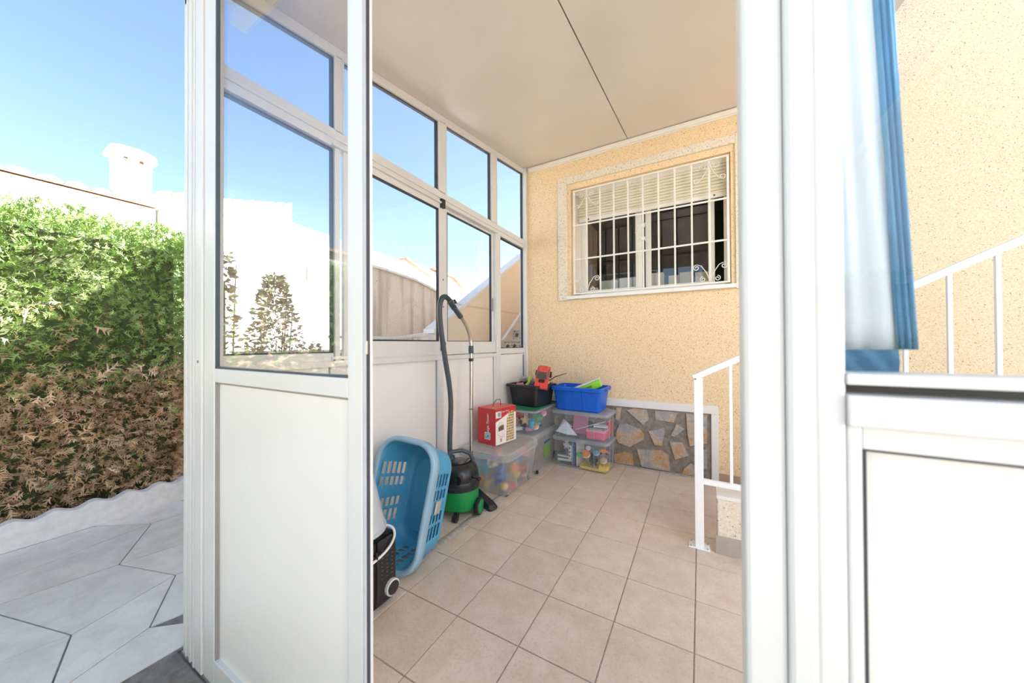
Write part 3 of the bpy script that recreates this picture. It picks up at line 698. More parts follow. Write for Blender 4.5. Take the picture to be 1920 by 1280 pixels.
sb = setk(MB().box(0.085, 1.0, 2.455, 2.64, 0.0, 0.335).build('stair_plinth', SPECK, bevel=0.006), 'speckled plaster stair foot beside the railing post', 'stair')
o = MB().box(0.08, 1.0, 2.45, 2.645, 0.335, 0.358).build('coping', MARB, None, bevel=0.004); o.parent = sb
o = MB().box(0.074, 1.0, 2.444, 2.455, 0.0, 0.11).build('skirting_tile', C('skirting', (0.42, 0.37, 0.33), 0.4), None, bevel=0.002); o.parent = sb
st = struct('entry_steps', (1.3, 3.0, 0), 'tiled entry steps up to the house on the right', 'stair')
for k in range(4): MB().box(1.0 + .2 * k, 1.8, 2.5, YB, 0.18 * k, 0.18 * (k + 1)).build('step', TILE, st, bevel=0.004)

# ------------------------------------------------------------------ outdoors: path, kerb, hedge, shrubs
pa = struct('path', (-2.9, 0.5, 0), 'grey stone paved path outside the porch', 'path')
MB().box(-3.86, 1.79, -3.0, 0.55, -0.02, -0.006).box(-3.86, -1.97, 0.55, 2.4, -0.02, -0.006).build('joint_bed', MORTAR, pa)
rr = random.Random(5)
NX, NY, sx, sy = 14, 11, 0.42, 0.52
gxy = {}
for i in range(NX + 1):
    for j in range(NY + 1):
        gxy[i, j] = (-3.85 + i * sx + (rr.uniform(-.11, .11) if 0 < i < NX else 0) , -3.0 + j * sy + rr.uniform(-.12, .12) + (0.12 if i % 2 else 0))
for i in range(NX):
    for j in range(NY):
        q = [gxy[i, j], gxy[i + 1, j], gxy[i + 1, j + 1], gxy[i, j + 1]]
        cx = sum(p[0] for p in q) / 4; cy = sum(p[1] for p in q) / 4
        x1 = -1.985 if cy > 0.30 else 1.75
        if cx > x1: continue
        ymax = 0.54 if max(p[0] for p in q) > -1.985 and cx > -1.985 else 2.4
        q = [(max(-3.85, min(x1, cx + (p[0] - cx) * .985)), min(ymax, cy + (p[1] - cy) * .985)) for p in q]
        if max(p[0] for p in q) - min(p[0] for p in q) < .05 or max(p[1] for p in q) - min(p[1] for p in q) < .05: continue
        MB().prism(q, 'z', -0.012, rr.uniform(-.001, .003)).build('paving_slab', PATH, pa)
kb = thing('garden_kerb', 'white scalloped garden kerb along the hedge', 'kerb', (-3.88, 0, 0))
L = 0.17
for k in range(-18, 10):
    y0 = k * L + 0.04
    poly = [(y0, 0)] + [(y0 + L, 0)] + [(y0 + L * (1 - f / 10.0), 0.152 + 0.016 * (1 - math.cos(2 * math.pi * f / 10.0))) for f in range(11)]
    MB().prism(poly, 'x', -3.925, -3.85).build('kerb_stone', KERB, kb)

def sprigs(n, sampler, size, rnd, droop=0.0):
    """conifer sprays: a stalk with paired needle fronds, each a few triangles"""
    m = MB(); V = m.v; Fc = m.f
    for _ in range(n):
        p, nrm = sampler(rnd)
        d = (nrm * rnd.uniform(.5, 1.2) + Vector((rnd.gauss(0, .5), rnd.gauss(0, .5), rnd.gauss(.25 - droop, .45)))).normalized()
        s_ = size * rnd.uniform(.6, 1.35)
        side = d.cross(Vector((rnd.gauss(0, 1), rnd.gauss(0, 1), rnd.gauss(0, 1)))).normalized()
        k = len(V); wd = s_ * .06
        V += [p - side * wd, p + side * wd, p + d * s_]; Fc.append((k, k + 1, k + 2))
        for q in range(3):
            b = p + d * s_ * (.2 + .25 * q)
            for sg in (-1, 1):
                dd = (d * .75 + side * sg * .75 + Vector((rnd.gauss(0, .2), rnd.gauss(0, .2), rnd.gauss(0, .2)))).normalized()
                ln = s_ * (.55 - .12 * q); x = dd.cross(side.cross(d)).normalized() * s_ * .055
                k = len(V); V += [b - x, b + x, b + dd * ln * .6 + x * .8, b + dd * ln]; Fc.append((k, k + 1, k + 2, k + 3))
    return m
he = thing('hedge', 'tall clipped conifer hedge, green above and dry brown below', 'hedge', (-4.5, 0, 0))
HX, HY0, HY1 = -4.02, -3.6, 1.30
def face(rnd, z0, z1, z):
    return HX + 0.06 * math.sin(z * 5) + rnd.uniform(-.16, .05)
def samp(z0, z1, pw=1.0):
    def f(rnd):
        u = rnd.random()
        z = z0 + (z1 - z0) * (rnd.random() ** pw)
        if u < .80:
            y = rnd.uniform(HY0, HY1); lump = .05 * math.sin(y * 9 + z * 4) + .04 * math.sin(z * 11 - y * 5)
            return Vector((HX + lump + rnd.uniform(-.18, .03), y, z)), Vector((1, 0, 0))
        x = rnd.uniform(-4.9, HX)
        return Vector((x, HY1 + rnd.uniform(-.12, .03), z)), Vector((0, 1, 0))
    return f
def samp_top(rnd):
    return Vector((rnd.uniform(-4.9, HX + .02), rnd.uniform(HY0, HY1), 2.28 + rnd.uniform(-.10, .06))), Vector((0, 0, 1))
rr = random.Random(21)
m = sprigs(17000, samp(0.95, 2.33, .9), 0.062, rr); m2 = sprigs(10000, samp_top, 0.058, rr)
k = len(m.v); m.v += m2.v; m.f += [tuple(i + k for i in f) for f in m2.f]
m3 = sprigs(500, samp(0.3, 1.0), 0.08, rr); k = len(m.v); m.v += m3.v; m.f += [tuple(i + k for i in f) for f in m3.f]
o = m.build('green_foliage', LEAFG, he); o['kind'] = 'stuff'
m = sprigs(14000, samp(0.10, 1.12, .95), 0.075, rr, droop=.35); m2 = sprigs(900, samp(1.1, 1.6, 1.6), 0.09, rr, droop=.2)
k = len(m.v); m.v += m2.v; m.f += [tuple(i + k for i in f) for f in m2.f]
o = m.build('dry_foliage', LEAFB, he); o['kind'] = 'stuff'
MB().box(-4.8, HX - .20, HY0 + .1, HY1 - .13, 0.03, 2.19).build('shaded_core', C('hedge_shade', (0.10, 0.12, 0.05), 0.95, noise=.4, scale=14, bump=1.0, bscale=40), he, bevel=.08, seg=3)  # solid dark core; shade between the sprigs is put into its colour
for k in range(9):
    y = HY0 + .3 + k * .55
    MB().tube([(-4.3, y, -.02), (-4.25 + rr.uniform(-.05, .05), y + .05, .5), (-4.3, y, 1.2)], [.05, .04, .02], 8).build('trunk', TWIG, he, smooth=60)
setk(MB().box(-5.0, -3.93, -3.7, 3.0, -.019, .02).build('soil_bed', C('soil', (0.10, 0.07, 0.05), 0.95, noise=.3, scale=20, bump=.8), None), 'dark soil bed under the hedge', 'soil')

gh = thing('unseen_hedge', 'unseen clipped hedge added behind the viewpoint to dim front light', 'hedge', (-1, -5.2, 0))  # unseen hedge added behind the viewpoint; cuts front light, reflects in the glass
rr2 = random.Random(77)
def samp_g(rnd):
    return Vector((rnd.uniform(-8, 2.3), -4.85 + .08 * math.sin(rnd.random() * 6) + rnd.uniform(-.15, .05), rnd.uniform(.05, 2.15))), Vector((0, 1, 0))
def samp_gt(rnd):
    return Vector((rnd.uniform(-8, 2.3), rnd.uniform(-5.6, -4.8), 2.1 + rnd.uniform(-.08, .06))), Vector((0, 0, 1))
m = sprigs(4000, samp_g, .16, rr2); m2 = sprigs(1500, samp_gt, .15, rr2)
k = len(m.v); m.v += m2.v; m.f += [tuple(i + k for i in f) for f in m2.f]
o = m.build('hedge_foliage', LEAFG, gh); o['kind'] = 'stuff'
MB().box(-8, 2.3, -5.6, -4.95, 0, 2.05).build('hedge_core', TWIG, gh)
def shrub(nm, label, c, r, h, n, seed, mat, leaf):
    rr = random.Random(seed)
    t = thing(nm, label, 'shrub', c)
    for k in range(9):
        a = rr.uniform(0, 6.28); q = r * rr.uniform(.3, .9); hh = h * rr.uniform(.65, 1.0)
        P = [(c[0], c[1], c[2]), (c[0] + q * .35 * math.cos(a), c[1] + q * .35 * math.sin(a), c[2] + hh * .5), (c[0] + q * math.cos(a) * .6, c[1] + q * math.sin(a) * .6, c[2] + hh)]
        MB().tube(P, [.012, .008, .003], 5).build('stem', TWIG, t)
    m = MB()
    for _ in range(n):
        f = rr.random() ** .8; z = c[2] + .15 + (h - .15) * f
        q = r * (1.05 - f * .95) * math.sqrt(rr.random()); a = rr.uniform(0, 6.28)
        p = Vector((c[0] + q * math.cos(a), c[1] + q * math.sin(a), z))
        d = Vector((math.cos(a) + rr.gauss(0, .5), math.sin(a) + rr.gauss(0, .5), rr.gauss(.1, .5))).normalized()
        x = d.cross(Vector((rr.gauss(0, 1), rr.gauss(0, 1), 1))).normalized(); s_ = leaf * rr.uniform(.6, 1.3)
        m.add([p, p + d * s_ * .5 + x * s_ * .28, p + d * s_, p + d * s_ * .5 - x * s_ * .28], [(0, 1, 2, 3)])
    o = m.build('leaves', mat, t); o['kind'] = 'stuff'
shrub('dry_shrub', 'broad brown leafy shrub behind the glass door leaf', (-3.10, 1.46, -0.01), 0.50, 1.90, 3200, 31, DRYLEAF, .045)
shrub('dry_shrub', 'tall thin shrub nearest the corner post behind the glass', (-3.02, 1.10, -0.01), 0.16, 2.0, 500, 33, DRYLEAF, .055)
shrub('dry_shrub', 'low brown shrub in front of the low garden wall', (-3.66, 2.12, -0.01), 0.24, 1.34, 700, 32, DRYLEAF, .05)

# ------------------------------------------------------------------ outdoors: garden walls and the outside staircase
lw = MB().box(-4.12, -3.98, 1.60, 3.01, -0.02, 1.20).build('low_garden_wall', C('wall_grey', (0.50, 0.46, 0.42), .9, noise=.12, bump=.5), None)
tag(lw, 'low grey garden wall outside the glazed wall', 'wall')
o = MB().box(-4.15, -3.95, 1.59, 3.01, 1.20, 1.25).build('coping', KERB, None, bevel=.006); o.parent = lw
gw = thing('boundary_wall', 'weathered plaster boundary wall with dark drip stains', 'wall', (-4.1, 4.0, 0))
top = [(3.02, 2.40), (3.35, 2.385), (3.9, 2.335), (4.2, 2.275), (4.55, 2.19), (6.0, 1.75)]
MB().prism([(3.02, 0 - .02)] + [(6.0, -.02)] + top[::-1], 'x', -4.15, -4.0).build('wall_face', WALLG, gw)
for a, b in zip(top[:-1], top[1:]):
    MB().hexa([(-4.19, a[0], a[1]), (-3.97, a[0], a[1]), (-3.97, b[0] - .004, b[1]), (-4.19, b[0] - .004, b[1])], [(-4.19, a[0], a[1] + .035), (-3.97, a[0], a[1] + .035), (-3.97, b[0] - .004, b[1] + .035), (-4.19, b[0] - .004, b[1] + .035)]).build('coping_stone', KERB, gw)
sw = thing('stair_wall', 'beige stair wall with sloping white coping beyond the glazing', 'wall', (-3.25, 5, 0))
ya, za, yb_, zb_ = 3.50, 1.55, 8.6, 1.55 + 5.1 * .608
MB().prism([(ya, -.02), (yb_, -.02), (yb_, zb_ - .06), (ya, za - .06)], 'x', -3.32, -3.2).build('wall_face', WALLX, sw)
n = 8
for k in range(n):
    a = ya - .05 + (yb_ - ya + .05) * k / n; b = ya - .05 + (yb_ - ya + .05) * (k + 1) / n - .004
    fa, fb = za + (a - ya) * .608, za + (b - ya) * .608
    MB().hexa([(-3.36, a, fa - .06), (-3.16, a, fa - .06), (-3.16, b, fb - .06), (-3.36, b, fb - .06)], [(-3.36, a, fa), (-3.16, a, fa), (-3.16, b, fb), (-3.36, b, fb)]).build('coping_stone', MARB, sw)
MB().box(-3.33, -3.19, 3.36, 3.50, -.02, 1.45).build('pillar', MARB, sw, bevel=.006)
MB().box(-3.201, -3.197, 4.0, 6.6, 1.90, 1.93).build('plaster_joint', C('joint_pale', (0.74, 0.60, 0.46)), sw)
bs = thing('balustrade', 'low white balustrade at the foot of the outside stair', 'railing', (-3.25, 3.0, 0))
MB().box(-3.31, -3.21, 2.05, 3.36, -.02, 1.02).build('base_wall', NEIGH, bs)
MB().hexa([(-3.32, 2.05, 1.375), (-3.20, 2.05, 1.375), (-3.20, 2.9, 1.375), (-3.32, 2.9, 1.375)], [(-3.32, 2.05, 1.405), (-3.20, 2.05, 1.405), (-3.20, 2.9, 1.405), (-3.32, 2.9, 1.405)]).build('coping', MARB, bs)
MB().hexa([(-3.32, 2.9, 1.375), (-3.20, 2.9, 1.375), (-3.20, 3.36, 1.435), (-3.32, 3.36, 1.435)], [(-3.32, 2.9, 1.405), (-3.20, 2.9, 1.405), (-3.20, 3.36, 1.465), (-3.32, 3.36, 1.465)]).build('coping', MARB, bs)
for k in range(14):
    y = 2.12 + .09 * k
    MB().lathe([(.018, 1.02), (.026, 1.06), (.03, 1.15), (.018, 1.27), (.02, 1.36), (.024, 1.40 if y < 2.9 else 1.40)], (-3.26, y, 0), 10).build('baluster', KERB, bs, smooth=50)
os_ = thing('outside_stair', 'outside stair with patterned tile risers', 'stair', (-2.6, 4.5, 0))
RISER = plaster('patterned_riser', (0.70, 0.64, 0.55), (0.60, 0.53, 0.44), (0.20, 0.15, 0.12), dots=0.55, scale=30, dscale=34, bump=.1)
for k in range(-7, 11):
    zt = 1.383 + .19 * k; yy = 4.6 + .31 * k
    if zt < .03: continue
    s_ = MB().box(-2.755, XL - .062, yy + .02, yy + .34, max(-.02, zt - .19 - .0), zt - .042).build('riser', RISER, os_)
    MB().box(-2.755, XL - .062, yy - .005, yy + .32, zt - .04, zt).build('tread', C('tread_stone', (0.66, 0.52, 0.38), .6), os_, bevel=.006)
    if k >= 0:
        for q in range(6):
            MB().lathe([(.04, 0), (.04, .004), (.026, .004), (.026, 0)], (-2.68 + .125 * q, yy + .0175, zt - .115), 8, 'y').build('riser_motif', C('motif', (0.26, 0.2, 0.16), .6), os_)
MB().bar((-2.785, 4.63, 1.345), (-2.785, 6.6, 1.345 + 1.97 * .765), .05, .06).build('stringer', MARB, os_, bevel=.005)

# ------------------------------------------------------------------ outdoors: sunlit white terraced houses across the gardens
def roof_tiles(parent, y0, y1, x0, x1, zz0, zz1, n):
    """rows of barrel tiles running down the slope from x1 (ridge) to x0 (eave)"""
    for k in range(n):
        y = y0 + (y1 - y0) * (k + .5) / n; r = (y1 - y0) / n * .5
        R = []
        for f in (0, 1):
            x = x0 + (x1 - x0) * f; z = zz0 + (zz1 - zz0) * f
            R.append([(x, y + r * math.cos(a), z + r * .8 * math.sin(a)) for a in [math.pi * i / 6 for i in range(7)]])
        MB().rings(R).build('roof_tile_row', ROOFT, parent)
def house(nm, label, y0, y1, x, dep, z, par):
    t = thing(nm, label, 'house', (x, (y0 + y1) / 2, 0))
    MB().box(x - dep, x, y0, y1, -.02, z).build('house_wall', NEIGH, t)
    return t
hA = house('terraced_house', 'white house with chimney at far left beyond the hedge', -9, 2.2, -9.0, 6, 3.92, 0)
MB().hexa([(-9.0, -9, 3.92), (-8.9, -9, 3.87), (-8.9, 2.2, 3.87), (-9.0, 2.2, 3.92)], [(-12, -9, 4.42), (-11.99, -9, 4.44), (-11.99, 2.2, 4.44), (-12, 2.2, 4.42)]).build('roof_slab', NEIGH, hA)
roof_tiles(hA, -9, 2.2, -8.85, -12.0, 3.89, 4.42, 42)
ch = MB().box(-9.5, -9.12, 1.72, 2.18, 3.6, 4.80).build('chimney', NEIGH, hA)
MB().prism([(1.64, 4.80), (2.24, 4.76), (2.25, 4.86), (2.20, 4.93), (2.0, 4.97), (1.75, 4.95), (1.64, 4.90)], 'x', -9.56, -9.06).build('chimney_cap', NEIGH, hA, bevel=.03)
for y in (1.82, 2.02): MB().box(-9.125, -9.112, y, y + .045, 4.70, 4.76).build('chimney_vent', BROWNP, hA)
hB = house('terraced_house', 'white flat roofed house behind the glass door leaf', 2.24, 4.62, -9.0, 5, 3.4, 0)
pt = [(2.24, 4.22), (2.6, 4.30), (3.17, 4.42), (4.62, 4.83)]
MB().prism([(2.24, 3.4), (4.62, 3.4)] + pt[::-1], 'x', -9.3, -8.98).build('parapet', NEIGH, hB)
for (ya_, za_), (yc_, zd_) in zip(pt[:-1], pt[1:]):
    n_t = max(2, int((yc_ - ya_) / .2))
    for k in range(n_t):
        f0, f1 = k / n_t, (k + .9) / n_t
        q0 = (ya_ + (yc_ - ya_) * f0, za_ + (zd_ - za_) * f0); q1 = (ya_ + (yc_ - ya_) * f1, za_ + (zd_ - za_) * f1)
        MB().hexa([(-9.35, q0[0], q0[1]), (-8.93, q0[0], q0[1]), (-8.93, q1[0], q1[1]), (-9.35, q1[0], q1[1])], [(-9.35, q0[0], q0[1] + .035), (-8.93, q0[0], q0[1] + .035), (-8.93, q1[0], q1[1] + .06), (-9.35, q1[0], q1[1] + .06)]).build('coping_tile', ROOFT, hB)
MB().prism([(2.24, 3.92), (4.62, 4.46), (4.62, 4.50), (2.24, 3.96)], 'x', -8.98, -8.93).build('parapet_ledge', NEIGH, hB)
hC = house('terraced_house', 'white house with sloping parapet seen through the left glazing', 4.64, 8.3, -9.0, 5, 3.6, 0)
MB().prism([(4.64, 3.6), (8.3, 3.6), (8.3, 4.22), (7.0, 4.27), (6.1, 4.34), (4.64, 4.42)], 'x', -9.3, -9.0).build('sloping_parapet', NEIGH, hC)
for k in range(2): MB().box(-8.999, -8.96, 5.0 + 1.5 * k, 5.25 + 1.5 * k, 3.0, 3.4).build('wall_vent', C('vent_ochre', (0.7, 0.5, 0.36)), hC)
hD = house('terraced_house', 'white house with tiled gable furthest along the gardens', 8.32, 14, -9.0, 5, 3.2, 0)
MB().prism([(8.32, 3.2), (12.6, 3.2), (11.6, 3.7), (10.9, 4.06), (8.32, 4.28)], 'x', -9.3, -9.0).build('gable', NEIGH, hD)
for a, b in (((8.32, 4.29), (9.6, 3.86)), ((9.7, 4.20), (10.95, 4.07)), ((10.95, 4.06), (11.5, 3.74))):
    for k in range(7):
        f0, f1 = k / 7, (k + .94) / 7
        p0 = (a[0] + (b[0] - a[0]) * f0, a[1] + (b[1] - a[1]) * f0); p1 = (a[0] + (b[0] - a[0]) * f1, a[1] + (b[1] - a[1]) * f1)
        MB().hexa([(-9.3, p0[0], p0[1]), (-8.85, p0[0], p0[1]), (-8.85, p1[0], p1[1]), (-9.3, p1[0], p1[1])], [(-9.3, p0[0], p0[1] + .06), (-8.85, p0[0], p0[1] + .06), (-8.85, p1[0], p1[1] + .035), (-9.3, p1[0], p1[1] + .035)]).build('verge_tile', ROOFT, hD)


# ------------------------------------------------------------------ shapes shared by the boxes
def rrect(x0, x1, y0, y1, z, r=0.03, n=5):
    P = []
    for cx, cy, a0 in ((x1 - r, y1 - r, 0), (x0 + r, y1 - r, 90), (x0 + r, y0 + r, 180), (x1 - r, y0 + r, 270)):
        for k in range(n + 1):
            a = math.radians(a0 + 90 * k / n); P.append((cx + r * math.cos(a), cy + r * math.sin(a), z))
    return P
def grow(R, d): return (R[0] - d, R[1] + d, R[2] - d, R[3] + d)
def bin_body(name, bot, top, z0, z1, mat, parent, M=None, r=0.035, solid=0.0, flange=0.012):
    m = MB(M)
    mid = tuple(bot[i] + (top[i] - bot[i]) * .97 for i in range(4))
    m.rings([rrect(*grow(bot, -.012), z0, r * .7), rrect(*bot, z0 + .012, r), rrect(*mid, z1 - .012, r), rrect(*grow(top, flange), z1 - .01, r), rrect(*grow(top, flange), z1, r)], cap1=False)
    return m.build(name, mat, parent, smooth=35, solid=solid)
def lid(name, R, z0, z1, mat, parent, M=None, r=0.04, rec=0.008, inset=0.045):
    m = MB(M)
    m.rings([rrect(*grow(R, -.004), z0, r), rrect(*R, z0 + .006, r), rrect(*grow(R, -.002), z1 - .008, r), rrect(*grow(R, -.010), z1, r), rrect(*grow(R, -inset), z1, r * .8), rrect(*grow(R, -inset - .008), z1 - rec, r * .8)], cap0=False)
    return m.build(name, mat, parent, smooth=40)
def bars(parent, M, segs, mat, t=.0016, name='moulded_rib'):
    m = MB(M)
    for a, b in segs: m.bar(a, b, t * 2, t * 2)
    return m.build(name, mat, parent)

# ------------------------------------------------------------------ big milky bin on castors with the toys in it
BB, BT = (-1.835, -1.435, 2.435, 2.955), (-1.865, -1.385, 2.36, 2.97)
t = thing('storage_bin', 'large milky plastic bin on castors under the red carton', 'storage box', (-1.63, 2.68, 0))
bin_body('bin_body', BB, BT, 0.018, 0.345, MILKY, t, r=.05)
lid('bin_lid', grow(BT, .012), 0.335, 0.398, LIDM, t, r=.07)
for x, y in ((-1.47, 2.49), (-1.80, 2.49), (-1.47, 2.90), (-1.80, 2.90)):
    MB().lathe([(.001, -.008), (.018, -.008), (.018, .008), (.001, .008)], (x + .006 * (1 if x > -1.6 else -1), y, .018), 12, 'x').build('castor', BLACKP, t, smooth=40)
bars(t, None, [((-1.43, 2.60, .03), (-1.405, 2.585, .32)), ((-1.43, 2.80, .03), (-1.405, 2.80, .32))], LIDM, .003)

# ---- small toys
TC = dict(red=(0.62, 0.05, 0.05), orange=(0.80, 0.24, 0.04), yellow=(0.80, 0.56, 0.06), blue=(0.03, 0.16, 0.52), cyan=(0.03, 0.42, 0.58), green=(0.06, 0.36, 0.10), pink=(0.75, 0.25, 0.35), white=(0.78, 0.77, 0.74), purple=(0.26, 0.10, 0.36), navy=(0.03, 0.05, 0.12), teal=(0.05, 0.33, 0.34), tan=(0.60, 0.42, 0.22), lime=(0.42, 0.60, 0.04), grey=(0.35, 0.36, 0.37), black=(0.02, 0.02, 0.022))
def tc(c): return plain('toy_' + c, TC[c], 0.42, noise=.04)
def toy_ball(c, p, r, where, rz=0):
    t = thing('toy_ball', '%s toy ball with a white band %s' % (c, where), 'ball', p)
    M = place(p, rz, 35)
    MB(M).ell((0, 0, 0), (r, r, r), 16, 10).build('ball', tc(c), t, smooth=60)
    MB(M).lathe([(r * .97, -r * .22), (r * 1.012, -r * .12), (r * 1.012, r * .12), (r * .97, r * .22)], (0, 0, 0), 18).build('band', tc('white'), t, smooth=60)
def toy_brick(c, p, s, where, rz=0, rx=0, nx=3, ny=2):
    t = thing('toy_brick', '%s studded toy brick %s' % (c, where), 'toy', p)
    M = place(p, rz, rx); a, b, h = s * nx / 2, s * ny / 2, s * 1.15
    MB(M).box(-a, a, -b, b, -h / 2, h / 2).build('brick_body', tc(c), t, bevel=.002)
    for i in range(nx):
        for j in range(ny):
            MB(M).lathe([(s * .3, h / 2), (s * .3, h / 2 + s * .22)], (-a + s * (i + .5), -b + s * (j + .5), 0), 10).build('stud', tc(c), t)
def toy_star(c, p, r, where, rz=0, rx=90):
    t = thing('toy_star', '%s star shaped toy %s' % (c, where), 'toy', p)
    P = [((r if k % 2 == 0 else r * .5) * math.sin(math.pi * k / 5), (r if k % 2 == 0 else r * .5) * math.cos(math.pi * k / 5)) for k in range(10)]
    MB(place(p, rz, rx)).prism(P, 'z', -r * .2, r * .2).build('star_body', tc(c), t, bevel=.006)
    MB(place(p, rz, rx)).lathe([(r * .22, -r * .24), (r * .22, r * .24)], (0, 0, 0), 12).build('star_button', tc('yellow'), t)
def toy_cup(c, p, r, h, where, rz=0, rx=0):
    t = thing('toy_cup', '%s toy cup with a handle %s' % (c, where), 'cup', p)
    M = place(p, rz, rx)
    MB(M).lathe([(r * .75, -h / 2), (r, h / 2), (r * .92, h / 2), (r * .68, -h / 2 + .004)], (0, 0, 0), 16).build('cup_body', tc(c), t, smooth=40)
    MB(M).tube([(r * .85, 0, h * .3), (r * 1.4, 0, h * .25), (r * 1.45, 0, -h * .1), (r * .8, 0, -h * .25)], r * .12, 6).build('handle', tc(c), t, smooth=60)
def toy_car(c, p, s, where, rz=0, rx=0):
    t = thing('toy_car', '%s small toy car %s' % (c, where), 'toy', p)
    M = place(p, rz, rx)
    MB(M).prism([(-s, 0), (s, 0), (s, s * .35), (s * .5, s * .45), (s * .2, s * .8), (-s * .5, s * .8), (-s * .75, s * .45), (-s, s * .4)], 'y', -s * .42, s * .42).build('car_body', tc(c), t, bevel=.004)
    for x in (-s * .55, s * .55):
        for y in (-s * .44, s * .44): MB(M).lathe([(s * .22, -s * .08), (s * .22, s * .08)], (x, y, 0), 12, 'y').build('wheel', BLACKP, t)
def plush(c, p, s, where, rz=0, rx=0):
    t = thing('plush_toy', '%s soft plush toy %s' % (c, where), 'toy', p)
    M = place(p, rz, rx); mt = tc(c)
    MB(M).ell((0, 0, 0), (s * .55, s * .45, s * .6)).build('plush_body', mt, t, smooth=60)
    MB(M).ell((0, -s * .05, s * .85), (s * .45, s * .4, s * .42)).build('plush_head', mt, t, smooth=60)
    for sx in (-1, 1):
        MB(M).ell((sx * s * .35, 0, s * 1.2), (s * .16, s * .1, s * .2), 10, 6).build('ear', mt, t, smooth=60)
        MB(M).ell((sx * s * .6, -s * .1, s * .15), (s * .18, s * .18, s * .35), 10, 6).build('arm', mt, t, smooth=60)
        MB(M).ell((sx * s * .35, -s * .25, -s * .55), (s * .2, s * .35, s * .2), 10, 6).build('foot', mt, t, smooth=60)
def book(c, p, w_, h, d, where, rz=0, rx=0, ry=0):
    t = thing('book', '%s thin book %s' % (c, where), 'book', p)
    M = place(p, rz, rx, ry)
    MB(M).box(-w_ / 2, w_ / 2, -d / 2, -d / 2 + .0025, -h / 2, h / 2).box(-w_ / 2, w_ / 2, d / 2 - .0025, d / 2, -h / 2, h / 2).box(-w_ / 2, -w_ / 2 + .003, -d / 2, d / 2, -h / 2, h / 2).build('cover', tc(c), t)
    MB(M).box(-w_ / 2 + .004, w_ / 2 - .003, -d / 2 + .003, d / 2 - .003, -h / 2 + .003, h / 2 - .003).build('pages', tc('white'), t)
# in the milky bin
W1 = 'in the milky bin'
plush('cyan', (-1.70, 2.50, .22), .085, W1 + ' near its front', 10)
plush('blue', (-1.56, 2.54, .13), .085, W1 + ' at its front corner', 30, 20)
toy_cup('white', (-1.585, 2.455, .27), .035, .07, W1 + ' high at the front', 0, 60)
toy_ball('purple', (-1.63, 2.56, .29), .04, W1)
toy_ball('yellow', (-1.49, 2.50, .075), .034, W1 + ' at its front corner')
toy_brick('red', (-1.475, 2.57, .06), .03, W1 + ' low at its side', 80)
toy_brick('orange', (-1.485, 2.66, .19), .034, W1 + ' at mid height', 95, 60)
toy_brick('yellow', (-1.468, 2.68, .125), .026, W1 + ' against its side wall', 100, 20)
toy_car('red', (-1.475, 2.80, .13), .055, W1 + ' at its side', 80, 30)
toy_ball('pink', (-1.478, 2.83, .07), .027, W1)
toy_cup('lime', (-1.50, 2.62, .05), .03, .06, W1 + ' on its bottom', 0, 90)
toy_star('tan', (-1.66, 2.48, .07), .05, W1 + ' low at the front', 10, 70)
toy_ball('orange', (-1.75, 2.52, .08), .04, W1 + ' low at the left')
toy_brick('pink', (-1.50, 2.88, .26), .036, W1 + ' high at the back', 70, 30)
toy_brick('blue', (-1.50, 2.76, .24), .034, W1 + ' high at its side', 95, 40)
book('green', (-1.60, 2.85, .14), .16, .2, .02, W1, 85, 0, 8)
toy_ball('orange', (-1.68, 2.70, .29), .05, W1 + ' right under the lid')

# ------------------------------------------------------------------ red carton with the printed tower
F_, L_, R_ = Vector((-1.60, 2.53, .3985)), Vector((-1.812, 2.562, .3985)), Vector((-1.546, 2.814, .3985))
B_ = L_ + R_ - F_; HT = .325
t = thing('red_carton', 'red and white game carton with black carry handle on milky bin', 'box', ((F_ + B_) / 2))
up = Vector((0, 0, HT))
MB().hexa([L_, F_, R_, B_], [L_ + up, F_ + up, R_ + up, B_ + up]).build('carton_body', RED, t, bevel=.002)
ax = (F_ - L_); ay = (R_ - F_); az = Vector((0, 0, 1))
def onface(o, a, poly, mat, nm, off=.0006, th=.0008):
    u = a.normalized(); n = u.cross(az).normalized()
    m = MB(); r0 = [o + u * p[0] + az * p[1] + n * off for p in poly]; r1 = [o + u * p[0] + az * p[1] + n * (off + th) for p in poly]
    return m.rings([r0, r1]).build(nm, mat, t)
wf_, ws_ = ax.length, ay.length
# top flap in a paler red, light from above put into its colour
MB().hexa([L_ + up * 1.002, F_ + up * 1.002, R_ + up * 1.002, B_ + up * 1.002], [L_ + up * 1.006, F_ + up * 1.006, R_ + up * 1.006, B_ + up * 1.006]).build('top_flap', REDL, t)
hc = (L_ + R_) / 2 + up
hd = ay.normalized()
MB().tube([hc - hd * .055, hc - hd * .05 + az * .03, hc - hd * .01 + az * .062, hc + hd * .04 + az * .06, hc + hd * .05 + az * .03, hc + hd * .05], .0035, 8).build('carry_handle', BLACKP, t, smooth=60)
# printed side (towards the doorway): white lower part under a slanting red top
sideP = [(0.004, 0.002), (ws_ - .002, .002), (ws_ - .002, .262), (ws_ * .80, .285), (0.004, .208)]
onface(F_, ay, sideP, WPRINT, 'white_print')
onface(F_, ay, [(ws_ * .0 + .006, .243), (ws_ * .27, .243), (ws_ * .27, .300), (.006, .300)], WPRINT, 'logo_patch')
onface(F_, ay, [(ws_ * .11, .252), (ws_ * .24, .252), (ws_ * .24, .292), (ws_ * .11, .292)], C('logo_grey', (0.28, 0.36, 0.42)), 'logo', .0015)
